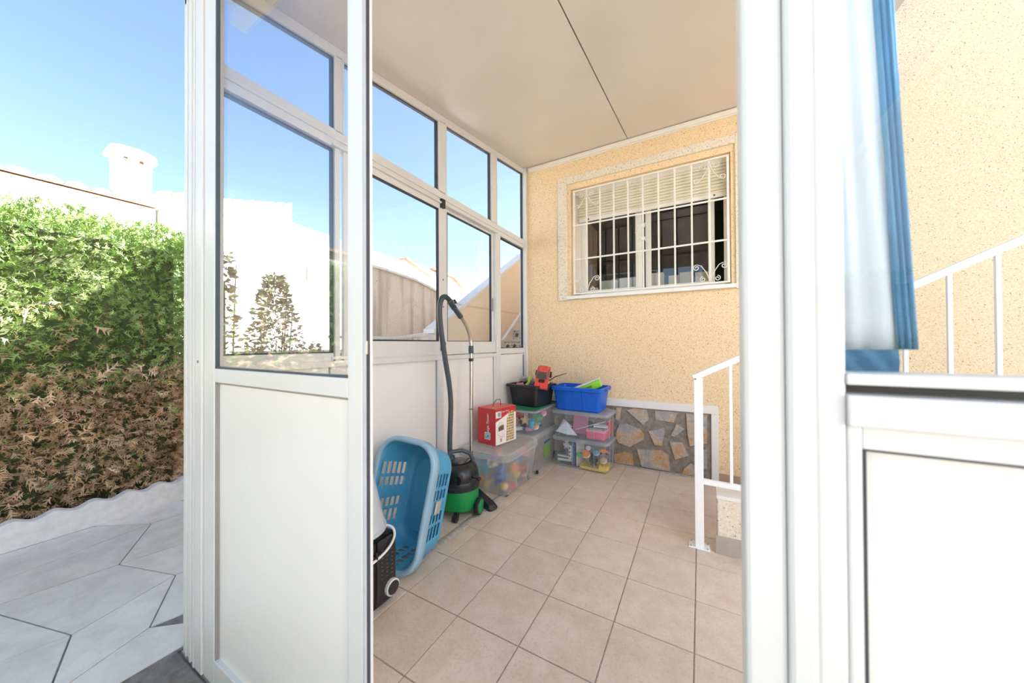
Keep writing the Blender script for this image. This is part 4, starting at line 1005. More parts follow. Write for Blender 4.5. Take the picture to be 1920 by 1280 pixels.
# block tower picture
rr = random.Random(9)
for k in range(11):
    z = .012 + k * .0245; x0 = ws_ * (.50 + .004 * k) + (.02 if k > 8 else 0); x1 = ws_ * .90
    onface(F_, ay, [(x0, z), (x1, z), (x1, z + .022), (x0, z + .022)], WOODP, 'tower_row', .0015)
    for q in range(4):
        xx = x0 + .006 + q * (x1 - x0 - .01) / 4; onface(F_, ay, [(xx, z + .007), (xx + .013, z + .007), (xx + .013, z + .019), (xx, z + .019)], (BROWNP, C('print_teal', (.10, .16, .16)), C('print_ochre', (.55, .28, .06)))[rr.randrange(3)], 'tower_block', .0024)
# round inset picture
ci = [(ws_ * .25 + .047 * math.cos(a), .135 + .062 * math.sin(a)) for a in [2 * math.pi * k / 28 for k in range(28)]]
co = [(ws_ * .25 + .049 * math.cos(a), .135 + .0645 * math.sin(a)) for a in [2 * math.pi * k / 28 for k in range(28)]]
onface(F_, ay, co, C('ring_grey', (0.45, 0.43, 0.42)), 'picture_ring', .0014); onface(F_, ay, ci, C('inset_white', (0.80, 0.76, 0.72)), 'picture_disc', .0022)
onface(F_, ay, [(ws_ * .13, .122), (ws_ * .38, .128), (ws_ * .38, .168), (ws_ * .13, .160)], BROWNP, 'picture_table', .0030)
onface(F_, ay, [(ws_ * .17, .160), (ws_ * .36, .166), (ws_ * .36, .176), (ws_ * .17, .168)], C('print_redbrown', (.45, .12, .08)), 'picture_blocks', .0030)
onface(F_, ay, [(ws_ * .22, .022), (ws_ * .29, .022), (ws_ * .29, .052), (ws_ * .22, .052)], C('print_seal', (.45, .24, .18)), 'seal', .0015)
for z, a_, b_ in ((.066, .14, .40), (.058, .14, .36), (.092, .10, .17), (.08, .34, .44)): onface(F_, ay, [(ws_ * a_, z), (ws_ * b_, z), (ws_ * b_, z + .003), (ws_ * a_, z + .003)], C('print_line', (.5, .46, .46)), 'print_line', .0015)
def facemat(o, a, px, pz, xd, yd, off=.0012):
    u = a.normalized(); n = u.cross(az).normalized(); p = o + u * px + az * pz + n * off
    X = {'u': u, '-u': -u, 'z': az}[xd]; Y = {'u': u, '-u': -u, 'z': az}[yd]; Z = X.cross(Y)
    return Matrix(((X.x, Y.x, Z.x, p.x), (X.y, Y.y, Z.y, p.y), (X.z, Y.z, Z.z, p.z), (0, 0, 0, 1)))
text('Large Tower', .038, WPRINT, t, facemat(L_, ax, wf_ * .58, .185, 'z', '-u'), shear=.28, xs=.92)
text('Large Tower', .020, WPRINT, t, facemat(F_, ay, ws_ * .47, .292, 'u', 'z'), shear=.28)
# logo square on the red end
onface(L_, ax, [(wf_ * .40, .045), (wf_ * .72, .045), (wf_ * .72, .108), (wf_ * .40, .108)], WPRINT, 'logo_patch')
onface(L_, ax, [(wf_ * .43, .051), (wf_ * .69, .051), (wf_ * .69, .102), (wf_ * .43, .102)], CYANP, 'logo_square', .0015)
onface(L_, ax, [(wf_ * .46, .070), (wf_ * .53, .070), (wf_ * .53, .094), (wf_ * .46, .094)], YELP, 'logo_mark', .0024)
onface(L_, ax, [(wf_ * .55, .058), (wf_ * .66, .058), (wf_ * .66, .094), (wf_ * .55, .094)], WPRINT, 'logo_mark', .0024)
onface(L_, ax, [(wf_ * .565, .064), (wf_ * .645, .064), (wf_ * .645, .088), (wf_ * .565, .088)], C('logo_blue', (.03, .2, .5)), 'logo_mark', .0032)

# ------------------------------------------------------------------ back-left stack: milky grey bin, clear box with green board, black crate
GB, GT = (-1.85, -1.460, 3.03, 3.56), (-1.865, -1.438, 3.005, 3.60)
t = thing('storage_bin', 'greyish milky plastic bin behind the bin with the red carton', 'storage box', (-1.65, 3.3, 0))
bin_body('bin_body', GB, GT, .016, .35, clearplastic('grey_bin', body=(.62, .62, .60), milk=.5, rough=.4), t, r=.05)
lid('bin_lid', grow(GT, .01), .345, .398, LIDM, t, r=.06)
MB().box(-1.450, -1.446, 3.25, 3.40, .10, .26).build('sticker', C('sticker_green', (.20, .34, .08)), t)
MB().box(-1.446, -1.441, 3.24, 3.40, .255, .275).build('sticker', C('sticker_blue', (.03, .08, .25)), t)
MB().lathe([(.001, -.008), (.018, -.008), (.018, .008), (.001, .008)], (-1.44, 3.06, .018), 12, 'x').build('castor', BLACKP, t)
W2 = 'in the grey milky bin'
plush('grey', (-1.62, 3.2, .10), .075, W2); toy_brick('black', (-1.57, 3.13, .07), .035, W2, 40); toy_cup('tan', (-1.55, 3.4, .07), .045, .09, W2, 0, 80)

CB, CT = (-1.83, -1.445, 3.01, 3.56), (-1.845, -1.428, 2.985, 3.59)
t = thing('storage_box', 'clear toy box covered by a green board under the black crate', 'storage box', (-1.62, 3.28, .3985))
bin_body('box_body', CB, CT, .3985, .628, CLEAR, t, r=.035)
lid('box_rim', grow(CT, .008), .618, .637, LIDC, t, r=.04, rec=.006, inset=.03)
bars(t, None, [((-1.72, 3.006, .42), (-1.72, 2.993, .60)), ((-1.52, 3.006, .42), (-1.52, 2.993, .60)), ((-1.72, 2.993, .60), (-1.52, 2.993, .60))], LIDC)
gbd = MB().box(-1.825, -1.445, 3.02, 3.58, .6375, .6435).build('green_board', C('board_green', (0.015, 0.20, 0.09), .6), None, bevel=.002)
tag(gbd, 'flat green board lying between clear box and black crate', 'board')
W3 = 'in the clear box with the green board'
toy_star('tan', (-1.56, 3.035, .535), .055, W3, 12, 80)
toy_cup('cyan', (-1.505, 3.06, .50), .035, .085, W3, 20, 20)
toy_car('red', (-1.68, 3.09, .55), .06, W3, 10, 20)
toy_brick('orange', (-1.70, 3.05, .49), .03, W3, 30)
plush('navy', (-1.62, 3.12, .48), .06, W3, 0)
toy_brick('white', (-1.66, 3.07, .43), .026, W3, 50)
toy_brick('pink', (-1.53, 3.06, .44), .022, W3, 20)
toy_ball('orange', (-1.50, 3.15, .45), .038, W3)
toy_ball('pink', (-1.49, 3.32, .56), .04, W3)
toy_brick('green', (-1.515, 3.24, .53), .036, W3, 75, 20)
toy_ball('purple', (-1.75, 3.10, .46), .04, W3)
toy_brick('blue', (-1.55, 3.10, .435), .03, W3 + ' on the bottom', 60)
toy_car('teal', (-1.52, 3.25, .44), .05, W3, 80)

M = place((-1.625, 3.365, .6437), -12)
t = thing('toy_crate', 'black plastic crate full of toys in the corner', 'crate', (-1.595, 3.385, .6437))
bin_body('crate_body', (-.17, .17, -.185, .12), (-.198, .195, -.205, .14), 0, .228, BLACKP, t, M, r=.03, solid=.004, flange=.006)
m = MB(M); m.rings([rrect(-.205, .202, -.212, .147, .20, .03), rrect(-.216, .214, -.226, .158, .204, .035), rrect(-.218, .216, -.228, .160, .228, .035), rrect(-.193, .190, -.20, .135, .230, .03)], cap0=False, cap1=False)
m.build('crate_rim', BLACKP, t, smooth=40, solid=.003)
bars(t, M, [((-.14, -.188, .02), (-.15, -.203, .18)), ((.11, -.188, .02), (.12, -.203, .18)), ((-.15, -.203, .18), (.12, -.203, .18))], BLACKP, .003)
# red toy car propped nose-down in the crate
s = .125
MC = Matrix.Translation((-1.475, 3.285, .950)) @ Matrix.Rotation(math.radians(-76), 4, 'Z') @ Matrix.Rotation(math.radians(36), 4, 'Y') @ Matrix.Rotation(math.radians(-8), 4, 'X')
t = thing('toy_race_car', 'big red toy car propped nose down in black crate', 'toy', (-1.47, 3.235, .985))
CARR = C('car_red', (0.70, 0.07, 0.05), .35)
MB(MC).prism([(-1.25 * s, -.28 * s), (1.3 * s, -.28 * s), (1.32 * s, .05 * s), (.45 * s, .28 * s), (-.9 * s, .30 * s), (-1.25 * s, .22 * s)], 'y', -.56 * s, .56 * s).build('car_body', CARR, t, bevel=.008)
MB(MC).rings([rrect(-.95 * s, .5 * s, -.5 * s, .5 * s, .26 * s, .1 * s), rrect(-.75 * s, .15 * s, -.40 * s, .40 * s, .66 * s, .12 * s)]).build('car_cabin', C('car_window', (.10, .07, .05), .15), t, smooth=40)
MB(MC).rings([rrect(-.80 * s, .05 * s, -.42 * s, .42 * s, .64 * s, .12 * s), rrect(-.72 * s, -.02 * s, -.36 * s, .36 * s, .72 * s, .12 * s)]).build('car_roof', CARR, t, smooth=40)
MB(MC).box(.55 * s, .85 * s, -.25 * s, .25 * s, .17 * s, .30 * s).build('bonnet_vent', BLACKP, t, bevel=.003)
for sx in (-.75, .8):
    for sy in (-1, 1): MB(MC).lathe([(.08 * s, -.10 * s), (.27 * s, -.10 * s), (.27 * s, .10 * s), (.08 * s, .10 * s)], (sx * s, sy * .60 * s, -.25 * s), 16, 'y').build('wheel', BLACKP, t, smooth=40)
MB(MC).box(1.30 * s, 1.36 * s, -.5 * s, .5 * s, -.25 * s, -.12 * s).build('bumper', BLACKP, t, bevel=.003)
W4 = 'in the black crate'
t = thing('toy_gripper', 'lime green curved toy in the black crate', 'toy', (-1.64, 3.25, .87))
P = [(-1.66 + .05 * math.sin(a * .5), 3.235, .85 + .022 * a) for a in [k * .5 for k in range(9)]]
MB().tube(P, .017, 8).build('curved_arm', tc('lime'), t, smooth=60)
MB().tube([P[-1], (-1.61, 3.23, .952), (-1.585, 3.235, .93)], [.016, .014, .008], 8).build('claw', tc('lime'), t, smooth=60)
toy_car('grey', (-1.72, 3.33, .90), .06, W4 + ' by the glazed wall', 30, 25)
toy_brick('pink', (-1.74, 3.27, .862), .026, W4, 20)
toy_brick('white', (-1.46, 3.33, .875), .026, W4 + ' at its right', 20, 50)
toy_brick('blue', (-1.60, 3.26, .86), .022, W4 + ' below the lime toy', 60)
toy_ball('grey', (-1.68, 3.42, .88), .05, W4)
t = thing('toy_wand', 'thin black stick poking out of the black crate', 'stick', (-1.44, 3.44, .88))
MB().tube([(-1.50, 3.44, .88), (-1.40, 3.45, .945), (-1.28, 3.465, .985)], [.006, .005, .003], 6).build('stick', BLACKP, t)
MB().ell((-1.277, 3.466, .986), (.006, .006, .006), 8, 6).build('tip', BLACKP, t)
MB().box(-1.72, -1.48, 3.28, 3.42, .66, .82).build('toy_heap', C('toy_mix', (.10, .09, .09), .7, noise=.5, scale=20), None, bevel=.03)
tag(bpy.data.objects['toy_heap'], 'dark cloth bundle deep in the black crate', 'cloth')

# ------------------------------------------------------------------ right stack: two clear boxes and the blue crate
RC = (-1.10, 3.53, 0)
RM = Matrix.Translation(RC) @ Matrix.Rotation(math.radians(-2.5), 4, 'Z')
def rbox(z0, z1, label, nm='storage_box'):
    t = thing(nm, label, 'storage box', (RC[0], RC[1], z0))
    b = (-.284, .284, -.152, .150); tp = (-.296, .296, -.170, .160)
    bin_body('box_body', b, tp, z0, z1 - .02, CLEAR, t, RM, r=.03)
    lid('box_lid', grow(tp, .014), z1 - .034, z1, LIDC, t, RM, r=.045)
    yf0, yf1 = -.154, -.168
    bars(t, RM, [((-.14, yf0, z0 + .02), (-.14, yf1 + .002, z1 - .07)), ((.16, yf0, z0 + .02), (.16, yf1 + .002, z1 - .07)), ((-.14, yf1 + .002, z1 - .07), (.16, yf1 + .002, z1 - .07))], LIDC)
    bars(t, RM, [((.288, -.06, z0 + .02), (.295, -.06, z1 - .05)), ((.288, .06, z0 + .02), (.295, .06, z1 - .05))], LIDC, .003)
    return t
rbox(.0, .318, 'lower clear plastic box of toys beside the slate cladding')
rbox(.3182, .600, 'upper clear plastic box with papers under the blue crate')
def rp(x, y, z): return tuple(RM @ Vector((x, y, z)))
W5 = 'in the lower right clear box'
plush('white', rp(-.18, -.05, .20), .05, W5, 0)
for k, (c, x) in enumerate((('grey', -.085), ('blue', -.066), ('navy', -.05), ('white', -.035))):
    book(c, rp(x, -.02, .15), .21, .255, .012, W5 + ' standing upright', 87, 0, 0)
t = thing('white_gadget', 'white gadget with dark slot in the lower right clear box', 'gadget', rp(-.108, -.12, .15))
MB(RM).box(-.125, -.094, -.138, -.115, .085, .225).build('gadget_body', tc('white'), t, bevel=.004)
for z in (.11, .15, .19): MB(RM).box(-.116, -.103, -.1395, -.137, z, z + .02).build('gadget_slot', BLACKP, t)
book('teal', rp(-.19, -.02, .06), .16, .19, .03, W5 + ' lying flat', 5, 90)
book('grey', rp(-.19, -.02, .095), .15, .18, .02, W5 + ' lying flat on another', -4, 90)
toy_ball('orange', rp(.055, -.10, .155), .046, W5)
toy_ball('cyan', rp(.165, -.10, .185), .03, W5)
toy_ball('white', rp(.075, -.085, .218), .026, W5)
toy_car('orange', rp(.235, -.07, .19), .05, W5, 10)
toy_brick('green', rp(-.01, -.125, .15), .02, W5, 20)
toy_ball('tan', rp(.24, -.10, .12), .035, W5)
plush('black', rp(.12, -.05, .08), .06, W5, 20)
toy_brick('yellow', rp(.245, -.11, .055), .032, W5, 10)
t = thing('yellow_tray', 'yellow tray at the bottom of the lower right clear box', 'tray', rp(.13, -.04, .012))
MB(RM).rings([rrect(-.005, .272, -.135, .09, .014, .03), rrect(-.012, .28, -.142, .10, .04, .03)], cap1=False).build('tray_body', YELP, t, smooth=40, solid=.003)
MB(RM).rings([rrect(-.012, .28, -.142, .10, .04, .03), rrect(-.016, .283, -.146, .104, .042, .03)], cap0=False, cap1=False).build('tray_rim', YELP, t, solid=.003)
toy_cup('grey', rp(.17, .05, .10), .045, .09, W5 + ' at the back')
W6 = 'in the upper right clear box'
t = thing('pink_box', 'pink cardboard box with pale lid in the upper right clear box', 'box', rp(.175, -.07, .336))
MB(RM).box(.08, .262, -.145, .02, .334, .405).build('box_base', C('pink_deep', (.75, .14, .24)), t, bevel=.003)
MB(RM).box(.076, .266, -.149, .024, .405, .432).build('box_cover', C('pink_pale', (.82, .36, .44)), t, bevel=.003)
book('navy', rp(.17, -.06, .441), .15, .16, .012, W6 + ' on the pink box', 0, 90)
book('white', rp(.20, -.05, .456), .14, .10, .014, W6 + ' on top of the navy book', 8, 90)
def paper(nm, label, pts, mat):
    t = thing(nm, label, 'paper', rp(*pts[0]))
    m = MB(RM); n = len(pts)
    m.rings([pts, [(p[0], p[1] + .0015, p[2] + .0005) for p in pts]]).build('sheet', mat, t)
    c = [sum(p[i] for p in pts) / n for i in range(3)]
    m = MB(RM)
    for k in range(3):
        f = .25 + .2 * k
        a = [pts[0][i] + (pts[1][i] - pts[0][i]) * f for i in range(3)]; b = [pts[-1][i] + (pts[-2][i] - pts[-1][i]) * f for i in range(3)]
        a = [a[i] + (c[i] - a[i]) * .2 for i in range(3)]; b = [b[i] + (c[i] - b[i]) * .2 for i in range(3)]
        a[1] -= .0016; b[1] -= .0016
        m.bar(a, b, .001, .001)
    m.build('drawing_line', C('pencil', (.45, .47, .5)), t)
paper('paper_sheet', 'white paper sheet leaning in the upper right clear box', [(-.275, -.135, .36), (-.16, -.120, .475), (-.03, -.128, .345), (-.13, -.14, .342)], C('paper_white', (.74, .78, .84)))
paper('paper_sheet', 'pinkish paper sheet behind the white sheet, upper right clear box', [(-.27, -.09, .37), (-.20, -.085, .49), (-.10, -.085, .42), (-.17, -.095, .345)], C('paper_pink', (.78, .62, .62)))
book('pink', rp(-.05, .03, .43), .16, .2, .02, W6 + ' standing at the back', 0, -18)
paper('paper_strip', 'long curled paper strip in the upper right clear box', [(-.06, -.10, .40), (.10, -.09, .462), (.26, -.09, .52), (.26, -.088, .512), (.10, -.088, .452), (-.06, -.098, .392)], C('paper_white', (.74, .78, .84)))
book('red', rp(.262, .05, .42), .12, .15, .02, W6 + ' upright at the right end', 80)

t = thing('toy_crate', 'bright blue plastic crate on top of the clear boxes', 'crate', (-1.155, 3.52, .6005))
M = Matrix.Translation((-1.128, 3.515, .6005)) @ Matrix.Rotation(math.radians(-2.5), 4, 'Z')
bin_body('crate_body', (-.235, .235, -.125, .135), (-.262, .262, -.158, .16), 0, .252, BLUEC, t, M, r=.03, solid=.004, flange=.004)
m = MB(M); m.rings([rrect(-.266, .266, -.162, .164, .214, .03), rrect(-.282, .282, -.178, .178, .218, .035), rrect(-.284, .284, -.180, .18, .246, .035), rrect(-.276, .276, -.172, .172, .254, .035), rrect(-.258, .258, -.154, .156, .252, .03)], cap0=False, cap1=False)
m.build('crate_rim', BLUEC, t, smooth=40, solid=.002)
for x in (-.10, .10): MB(M).hexa([(x - .03, -.128, .01), (x + .03, -.128, .01), (x + .03, -.12, .01), (x - .03, -.12, .01)], [(x - .035, -.165, .21), (x + .035, -.165, .21), (x + .035, -.15, .21), (x - .035, -.15, .21)]).build('stiffening_rib', BLUEC, t, bevel=.003)
MB(M).box(.282, .305, -.07, .07, .225, .24).build('crate_grip', BLUEC, t, bevel=.006)
t = thing('toy_case', 'white and lime green toy case sticking out of blue crate', 'toy', (-1.06, 3.50, .80))
M = place((-1.045, 3.50, .835), 14, 0, -24)
MB(M).box(-.15, .15, -.045, .0, -.035, .045).build('case_half', C('case_green', (.25, .62, .03), .35), t, bevel=.012, seg=3)
MB(M).box(-.155, .15, .002, .05, -.03, .05).build('case_half', tc('white'), t, bevel=.012, seg=3)
MB(M).box(-.16, .16, -.043, .05, .046, .060).build('case_lid', tc('white'), t, bevel=.005)
MB(M).box(-.05, .05, -.0475, -.044, -.005, .02).build('case_latch', C('case_dark', (.08, .22, .03)), t, bevel=.002)
t = thing('toy_filler', 'navy cloth bag lying in the blue crate', 'bag', (-1.155, 3.52, .61))
M = Matrix.Translation((-1.17, 3.51, .61)) @ Matrix.Rotation(math.radians(-2.5), 4, 'Z')
MB(M).rings([rrect(-.20, .20, -.09, .10, .0, .05), rrect(-.21, .21, -.11, .12, .08, .06), rrect(-.17, .17, -.07, .08, .135, .05)]).build('bag_body', tc('navy'), t, smooth=60)
MB(M).tube([(-.06, 0, .13), (-.05, 0, .155), (.05, .0, .155), (.06, 0, .13)], .006, 6).build('bag_strap', tc('navy'), t)

# ------------------------------------------------------------------ vacuum cleaner
VC = Vector((-1.655, 2.085, 0))
t = thing('vacuum_cleaner', 'green and black tub vacuum cleaner with grey hose and steel wand', 'vacuum cleaner', VC)
MB().lathe([(.02, .040), (.115, .042), (.140, .060), (.150, .10), (.153, .205), (.150, .215), (.02, .215)], VC, 40).build('tub', GREEN, t, smooth=40)
MB().lathe([(.148, .205), (.160, .208), (.162, .235), (.156, .240), (.156, .262), (.152, .27)], VC, 40).build('bumper_ring', BLACKP, t, smooth=40)
MB().lathe([(.150, .262), (.153, .275), (.146, .335), (.128, .372), (.105, .385), (.10, .392), (.06, .402), (.01, .405)], VC, 40).build('head', C('vac_black', (0.016, 0.016, 0.017), .25), t, smooth=40)
MB().lathe([(.06, .398), (.055, .410), (.02, .414), (.005, .414)], VC + Vector((.01, -.02, 0)), 24).build('motor_cap', C('cap_grey', (.05, .05, .052), .3), t, smooth=40)
MB().tube([VC + Vector(p) for p in ((-.055, -.10, .37), (-.06, -.09, .43), (-.035, -.05, .475), (.02, .01, .478), (.06, .055, .45), (.075, .075, .40), (.076, .078, .36))], .016, 10).build('carry_handle', HOSE, t, smooth=60)
def wheel(c, ang):
    M = Matrix.Translation(c) @ Matrix.Rotation(math.radians(ang), 4, 'Z')
    w_ = MB(M).lathe([(.01, -.018), (.060, -.018), (.064, -.012), (.064, .012), (.060, .018), (.052, .018)], (0, 0, 0), 26, 'x').build('wheel', BLACKP, t, smooth=40)
    o = MB(M).lathe([(.002, .024), (.04, .023), (.052, .019), (.052, .012)], (0, 0, 0), 26, 'x').build('wheel_cap', GREEN, None, smooth=40); o.parent = w_
    w_.matrix_parent_inverse = Matrix.Translation(-VC)
wheel(VC + Vector((.162, .035, .066)), 12); wheel(VC + Vector((-.152, -.03, .066)), 192)
for dx, dy in ((.075, -.145), (-.085, -.125)):
    c = VC + Vector((dx, dy, 0))
    MB().lathe([(.006, -.014), (.026, -.014), (.026, .014), (.006, .014)], c + Vector((0, 0, .026)), 16, 'x').build('castor', BLACKP, t, smooth=40)
    MB().bar(c + Vector((0, .012, .03)), c + Vector((0, .02, .065)), .034, .03).build('castor_fork', BLACKP, t, bevel=.004)
MB().lathe([(.03, 0), (.034, .01), (.022, .035), (.022, .05)], VC + Vector((-.055, -.02, .385)), 16).build('hose_inlet', BLACKP, t, smooth=40)
MB().bar(VC + Vector((.148, -.02, .305)), VC + Vector((.188, -.012, .297)), .016, .014).build('plug_body', BLACKP, t, bevel=.004)
MB().lathe([(.008, 0), (.017, .004), (.017, .018), (.008, .022)], VC + Vector((.186, -.012, .297)), 12, 'x').build('plug_head', BLACKP, t, smooth=40)
MB().lathe([(.028, -.003), (.034, 0), (.028, .006)], VC + Vector((.085, -.128, .30)), 14, 'y').build('switch_knob', BLACKG, t, smooth=40)
def smoothpath(P, n=6):
    P = [Vector(p) for p in P]; out = []
    for i in range(len(P) - 1):
        p0, p1, p2, p3 = P[max(i - 1, 0)], P[i], P[i + 1], P[min(i + 2, len(P) - 1)]
        for k in range(n):
            f = k / n
            out.append(.5 * ((2 * p1) + (p2 - p0) * f + (2 * p0 - 5 * p1 + 4 * p2 - p3) * f * f + (3 * p1 - p0 - 3 * p2 + p3) * f ** 3))
    return out + [P[-1]]
hp = smoothpath([(-1.715, 2.052, .40), (-1.72, 2.05, .55), (-1.72, 2.064, .83), (-1.72, 2.045, 1.0), (-1.72, 2.003, 1.18), (-1.72, 1.953, 1.42), (-1.72, 1.938, 1.58), (-1.722, 1.962, 1.655), (-1.726, 2.008, 1.680), (-1.735, 2.065, 1.665), (-1.742, 2.095, 1.643)], 7)
# ribbed hose: radius pulses along its length
m = MB(); fine = smoothpath(hp, 4)
m.tube(fine, [.0205 if k % 2 else .0190 for k in range(len(fine))], 14); m.build('hose', HOSE, t, smooth=80)
MB().tube([(-1.740, 2.085, 1.652), (-1.748, 2.125, 1.624), (-1.752, 2.15, 1.606)], [.024, .025, .024], 16).build('hose_cuff', HOSE, t, smooth=40)
MB().bar((-1.715, 2.105, 1.668), (-1.722, 2.14, 1.642), .018, .012).build('cuff_clip', HOSE, t, bevel=.003)
MB().tube([(-1.6800, 2.0563, 1.5999), (-1.6867, 2.1120, 1.5625), (-1.6896, 2.1552, 1.5308)], [.020, .0205, .0215], 16).build('wand_grip', HOSE, t, smooth=40)
wp = smoothpath([(-1.6877, 2.1264, 1.5519), (-1.6896, 2.1792, 1.5116), (-1.6896, 2.2416, 1.4444), (-1.6896, 2.2800, 1.3676), (-1.6896, 2.2934, 1.2908), (-1.6896, 2.2934, 1.2044)], 6)
MB().tube(wp, .0155, 16).build('bent_tube', CHROME, t, smooth=60)
MB().tube([(-1.6896, 2.2934, 1.2428), (-1.6896, 2.2896, 0.6476), (-1.6896, 2.2848, 0.2636)], .0165, 16).build('wand', CHROME, t, smooth=60)
MB().lathe([(.0195, 1.232), (.0215, 1.236), (.0215, 1.292), (.0195, 1.297)], (-1.6896, 2.2934, 0.0), 16).build('wand_sleeve', HOSE, t, smooth=40)
MB().lathe([(.0185, 1.165), (.0205, 1.168), (.0205, 1.188), (.0185, 1.191)], (-1.6896, 2.2934, 0.0), 16).build('wand_sleeve', BLACKP, t, smooth=40)
for z in (.76, .40): MB().lathe([(.0166, z), (.0178, z + .002), (.0178, z + .007), (.0166, z + .009)], (-1.6896, 2.2906 - (.8 - z) * .01, 0), 16).build('wand_joint', HOSE, t)
# floor tool at the wand's foot, turned flat on the tiles
MB().tube([(-1.6896, 2.285, .27), (-1.685, 2.285, .16), (-1.66, 2.285, .09)], [.02, .022, .026], 12).build('tool_neck', BLACKP, t, smooth=50)
M = Matrix.Translation((-1.570, 2.268, .045)) @ Matrix.Rotation(math.radians(-16), 4, 'Z') @ Matrix.Rotation(math.radians(14), 4, 'Y')
MB(M).rings([rrect(-.16, .155, -.04, .045, -.018, .025), rrect(-.165, .16, -.045, .05, .006, .03), rrect(-.14, .135, -.03, .035, .030, .025)]).build('floor_tool', BLACKP, t, smooth=40)

# ------------------------------------------------------------------ blue laundry basket leaning on its end
BAZ, BTL = 3, 14
n_ = Vector((math.sin(math.radians(BAZ)) * math.cos(math.radians(BTL)), -math.cos(math.radians(BAZ)) * math.cos(math.radians(BTL)), math.sin(math.radians(BTL)))).normalized()
u_ = Vector((math.cos(math.radians(BAZ)), math.sin(math.radians(BAZ)), 0)); v_ = n_.cross(u_).normalized()
if v_.z < 0: v_ = -v_
# the long axis also tips sideways a little
rl = Matrix.Rotation(math.radians(-3), 4, n_); u_ = rl @ u_; v_ = rl @ v_
bc = Vector((-1.592, 1.412, .366))
BM = Matrix(((u_.x, v_.x, n_.x, bc.x), (u_.y, v_.y, n_.y, bc.y), (u_.z, v_.z, n_.z, bc.z), (0, 0, 0, 1)))
t = thing('laundry_basket', 'light blue plastic laundry basket standing on its end', 'basket', (bc.x, bc.y, 0))
def perim(hu, hv, r, w_):
    P = []
    def seg(a, b, n):
        for k in range(n): P.append((a[0] + (b[0] - a[0]) * k / n, a[1] + (b[1] - a[1]) * k / n, w_))
    def arc(cx, cy, a0, n):
        for k in range(n): a = math.radians(a0 + 90 * k / n); P.append((cx + r * math.cos(a), cy + r * math.sin(a), w_))
    seg((hu, -hv + r), (hu, hv - r), 22); arc(hu - r, hv - r, 0, 8); seg((hu - r, hv), (-hu + r, hv), 8); arc(-hu + r, hv - r, 90, 8)
    seg((-hu, hv - r), (-hu, -hv + r), 22); arc(-hu + r, -hv + r, 180, 8); seg((-hu + r, -hv), (hu - r, -hv), 8); arc(hu - r, -hv + r, 270, 8)
    return P
rows = [0, .035, .060, .074, .099, .113, .138, .152, .177, .191, .216, .245]
DEP = .275
R = []
for d in rows + [.265, DEP]:
    f = d / DEP; rnd_ = .018 * max(0, (d - .245) / .03) ** 2
    R.append(perim(.215 - .045 * f - rnd_, .350 - .05 * f - rnd_, .135 - .03 * f, -d))
N = len(R[0]); holes_long = [0, 1, 1, 1, 1, 0, 1, 1, 1, 0, 0, 0, 0, 1, 1, 1, 0, 1, 1, 1, 1, 0]; holes_short = [0, 1, 1, 0, 0, 1, 1, 0]
pat = holes_long + [0] * 8 + holes_short + [0] * 8 + holes_long[::-1] + [0] * 8 + holes_short + [0] * 8
m = MB(BM); vs = [p for r in R for p in r]; fs = []
for k in range(len(R) - 1):
    for i in range(N):
        if pat[i] and k in (1, 3, 5, 7, 9): continue
        j = (i + 1) % N; fs.append((k * N + i, k * N + j, (k + 1) * N + j, (k + 1) * N + i))
fs.append(tuple((len(R) - 1) * N + i for i in range(N)))
m.add(vs, fs); m.build('basket_shell', BASK, t, smooth=40, solid=.0035)
MB(BM).tube([(p[0], p[1], .002) for p in perim(.222, .357, .14, 0)], .016, 10, closed=True).build('rim', C('rim_blue', (0.34, 0.54, 0.68), .3), t, smooth=60)
MB(BM).rings([perim(.222, .357, .14, -.004), perim(.234, .369, .15, -.010), perim(.236, .371, .15, -.036)], cap0=False, cap1=False).build('rim_skirt', C('rim_blue', (0.34, 0.54, 0.68), .3), t, smooth=40, solid=.003)
MB(BM).rings([perim(.12, .235, .07, -DEP + .004), perim(.112, .228, .065, -DEP + .012)]).build('floor_panel', BASK, t, smooth=40)
M2 = BM
o = MB(BM).hexa([(.1985, -.04, -.16), (.2035, -.04, -.16), (.2115, -.04, -.10), (.2065, -.04, -.10)], [(.1985, .035, -.16), (.2035, .035, -.16), (.2115, .035, -.10), (.2065, .035, -.10)]).build('label_sticker', C('sticker_grey', (.45, .42, .38)), t)
o = MB(BM).hexa([(.2035, -.03, -.15), (.2042, -.03, -.15), (.2106, -.03, -.108), (.2099, -.03, -.108)], [(.2035, .02, -.15), (.2042, .02, -.15), (.2106, .02, -.108), (.2099, .02, -.108)]).build('label_print', WPRINT, t)

# ------------------------------------------------------------------ black microwave and what lies on it, just inside the door leaf
t = thing('microwave', 'black microwave oven with round knob standing on the floor', 'microwave', (-1.62, .95, 0))
m = MB().prism([(p[0], p[1]) for p in [(q[0], q[1]) for q in rrect(.70, 1.222, .014, .352, 0, .022, 5)]], 'x', -1.84, -1.395)
m.build('oven_body', C('oven_black', (.012, .012, .013), .22), t, smooth=40)
MB().box(-1.395, -1.381, .71, 1.098, .024, .342).build('oven_door', BLACKG, t, bevel=.006)
MB().box(-1.395, -1.379, 1.102, 1.216, .024, .342).build('control_panel', C('panel_black', (.016, .016, .017), .3), t, bevel=.006)
kx = -1.379
MB().lathe([(.040, 0), (.040, .016), (.034, .019), (.031, .016)], (kx, 1.183, .083), 26, 'x').build('knob_ring', C('knob_silver', (.70, .69, .67), .25), t, smooth=40)
MB().lathe([(.033, .010), (.032, .0215), (.024, .024), (.002, .024)], (kx, 1.183, .083), 26, 'x').build('knob', BLACKP, t, smooth=40)
IC = C('icon_grey', (.22, .22, .22))
rr = random.Random(4)
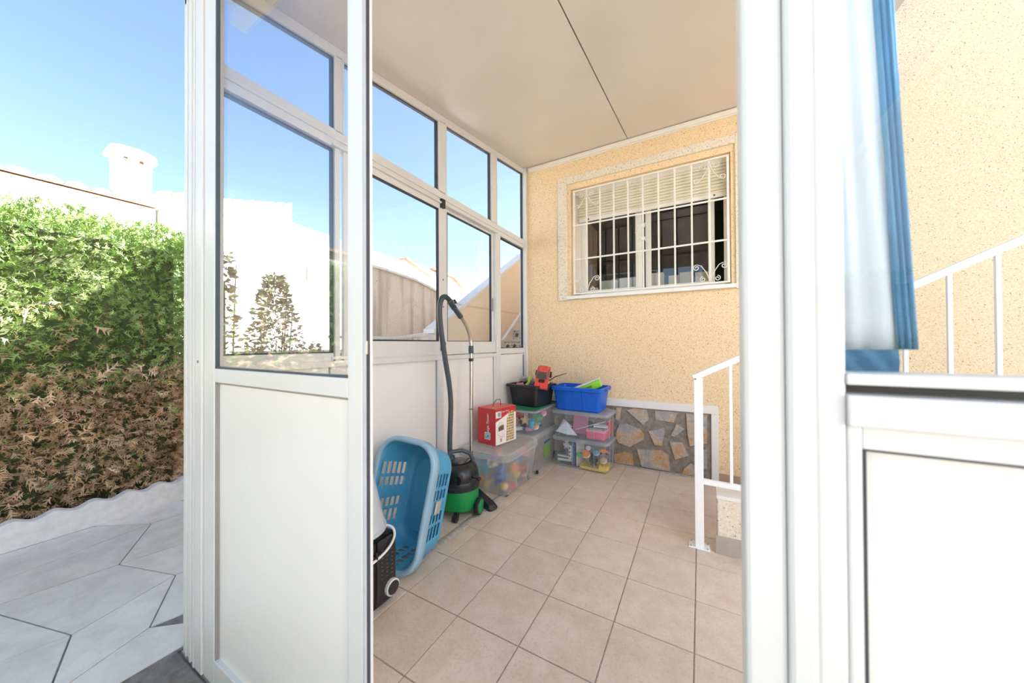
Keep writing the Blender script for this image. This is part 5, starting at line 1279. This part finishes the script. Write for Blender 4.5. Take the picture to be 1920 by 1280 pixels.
for j in range(8):
    for i in range(3):
        y = 1.125 + .030 * i; z = .150 + .020 * j
        MB().box(kx, kx + .0006, y, y + rr.uniform(.006, .014), z, z + .0022).build('icon', IC, t)
MB().tube([(-1.366, 1.085, .05), (-1.360, 1.085, .09), (-1.360, 1.085, .27), (-1.366, 1.085, .31)], .006, 8).build('door_handle', BLACKP, t, smooth=60)
for y in (.74, 1.18):
    for x in (-1.80, -1.43): MB().lathe([(.014, 0), (.016, .016)], (x, y, 0), 10).build('foot', BLACKP, t)
t = thing('yellow_cloth', 'folded yellow cloth on top of the black microwave', 'cloth', (-1.6, .95, .353))
m = MB(); Rr = []
MB().rings([rrect(-1.80, -1.42, .74, 1.17, .3525, .02), rrect(-1.80, -1.42, .74, 1.17, .359, .02)]).build('cloth_layer', C('cloth_yellow', (.70, .57, .18), .9), t)
MB().rings([rrect(-1.79, -1.435, .75, 1.205, .3592, .015), rrect(-1.79, -1.435, .75, 1.205, .3655, .015)]).build('cloth_layer', C('cloth_yellow2', (.76, .64, .28), .9), t)
t = thing('plastic_bucket', 'pale grey plastic bucket turned upside down on yellow cloth', 'bucket', (-1.62, .93, .366))
bkt = (-1.530, 1.085, 0)
MB().lathe([(.146, .366), (.152, .370), (.152, .384), (.146, .388), (.075, .70), (.065, .71), (.004, .712)], bkt, 36).build('bucket_body', C('bucket_grey', (.50, .54, .58), .4), t, smooth=40)
MB().tube([(bkt[0] + .098, bkt[1] + .075, .47), (bkt[0] + .108, bkt[1] + .083, .43), (bkt[0] + .116, bkt[1] + .09, .397)], .006, 8).build('bucket_handle', C('bucket_grey2', (.36, .39, .43), .4), t, smooth=60)
t = thing('white_cable', 'white power cable looped over the front of the microwave', 'cable', (-1.38, 1.1, .36))
MB().tube(smoothpath([(-1.50, 1.15, .372), (-1.44, 1.19, .374), (-1.395, 1.205, .366), (-1.372, 1.20, .335), (-1.365, 1.165, .30), (-1.362, 1.10, .278), (-1.360, 1.0, .27), (-1.358, .90, .262)], 6), .0065, 8).build('cord', C('cable_white', (.76, .75, .72)), t, smooth=60)
MB().tube(smoothpath([(-1.358, .90, .262), (-1.352, .86, .24), (-1.352, .88, .20), (-1.355, .95, .19)], 6), .0065, 8).build('cord_end', C('cable_white', (.76, .75, .72)), t, smooth=60)
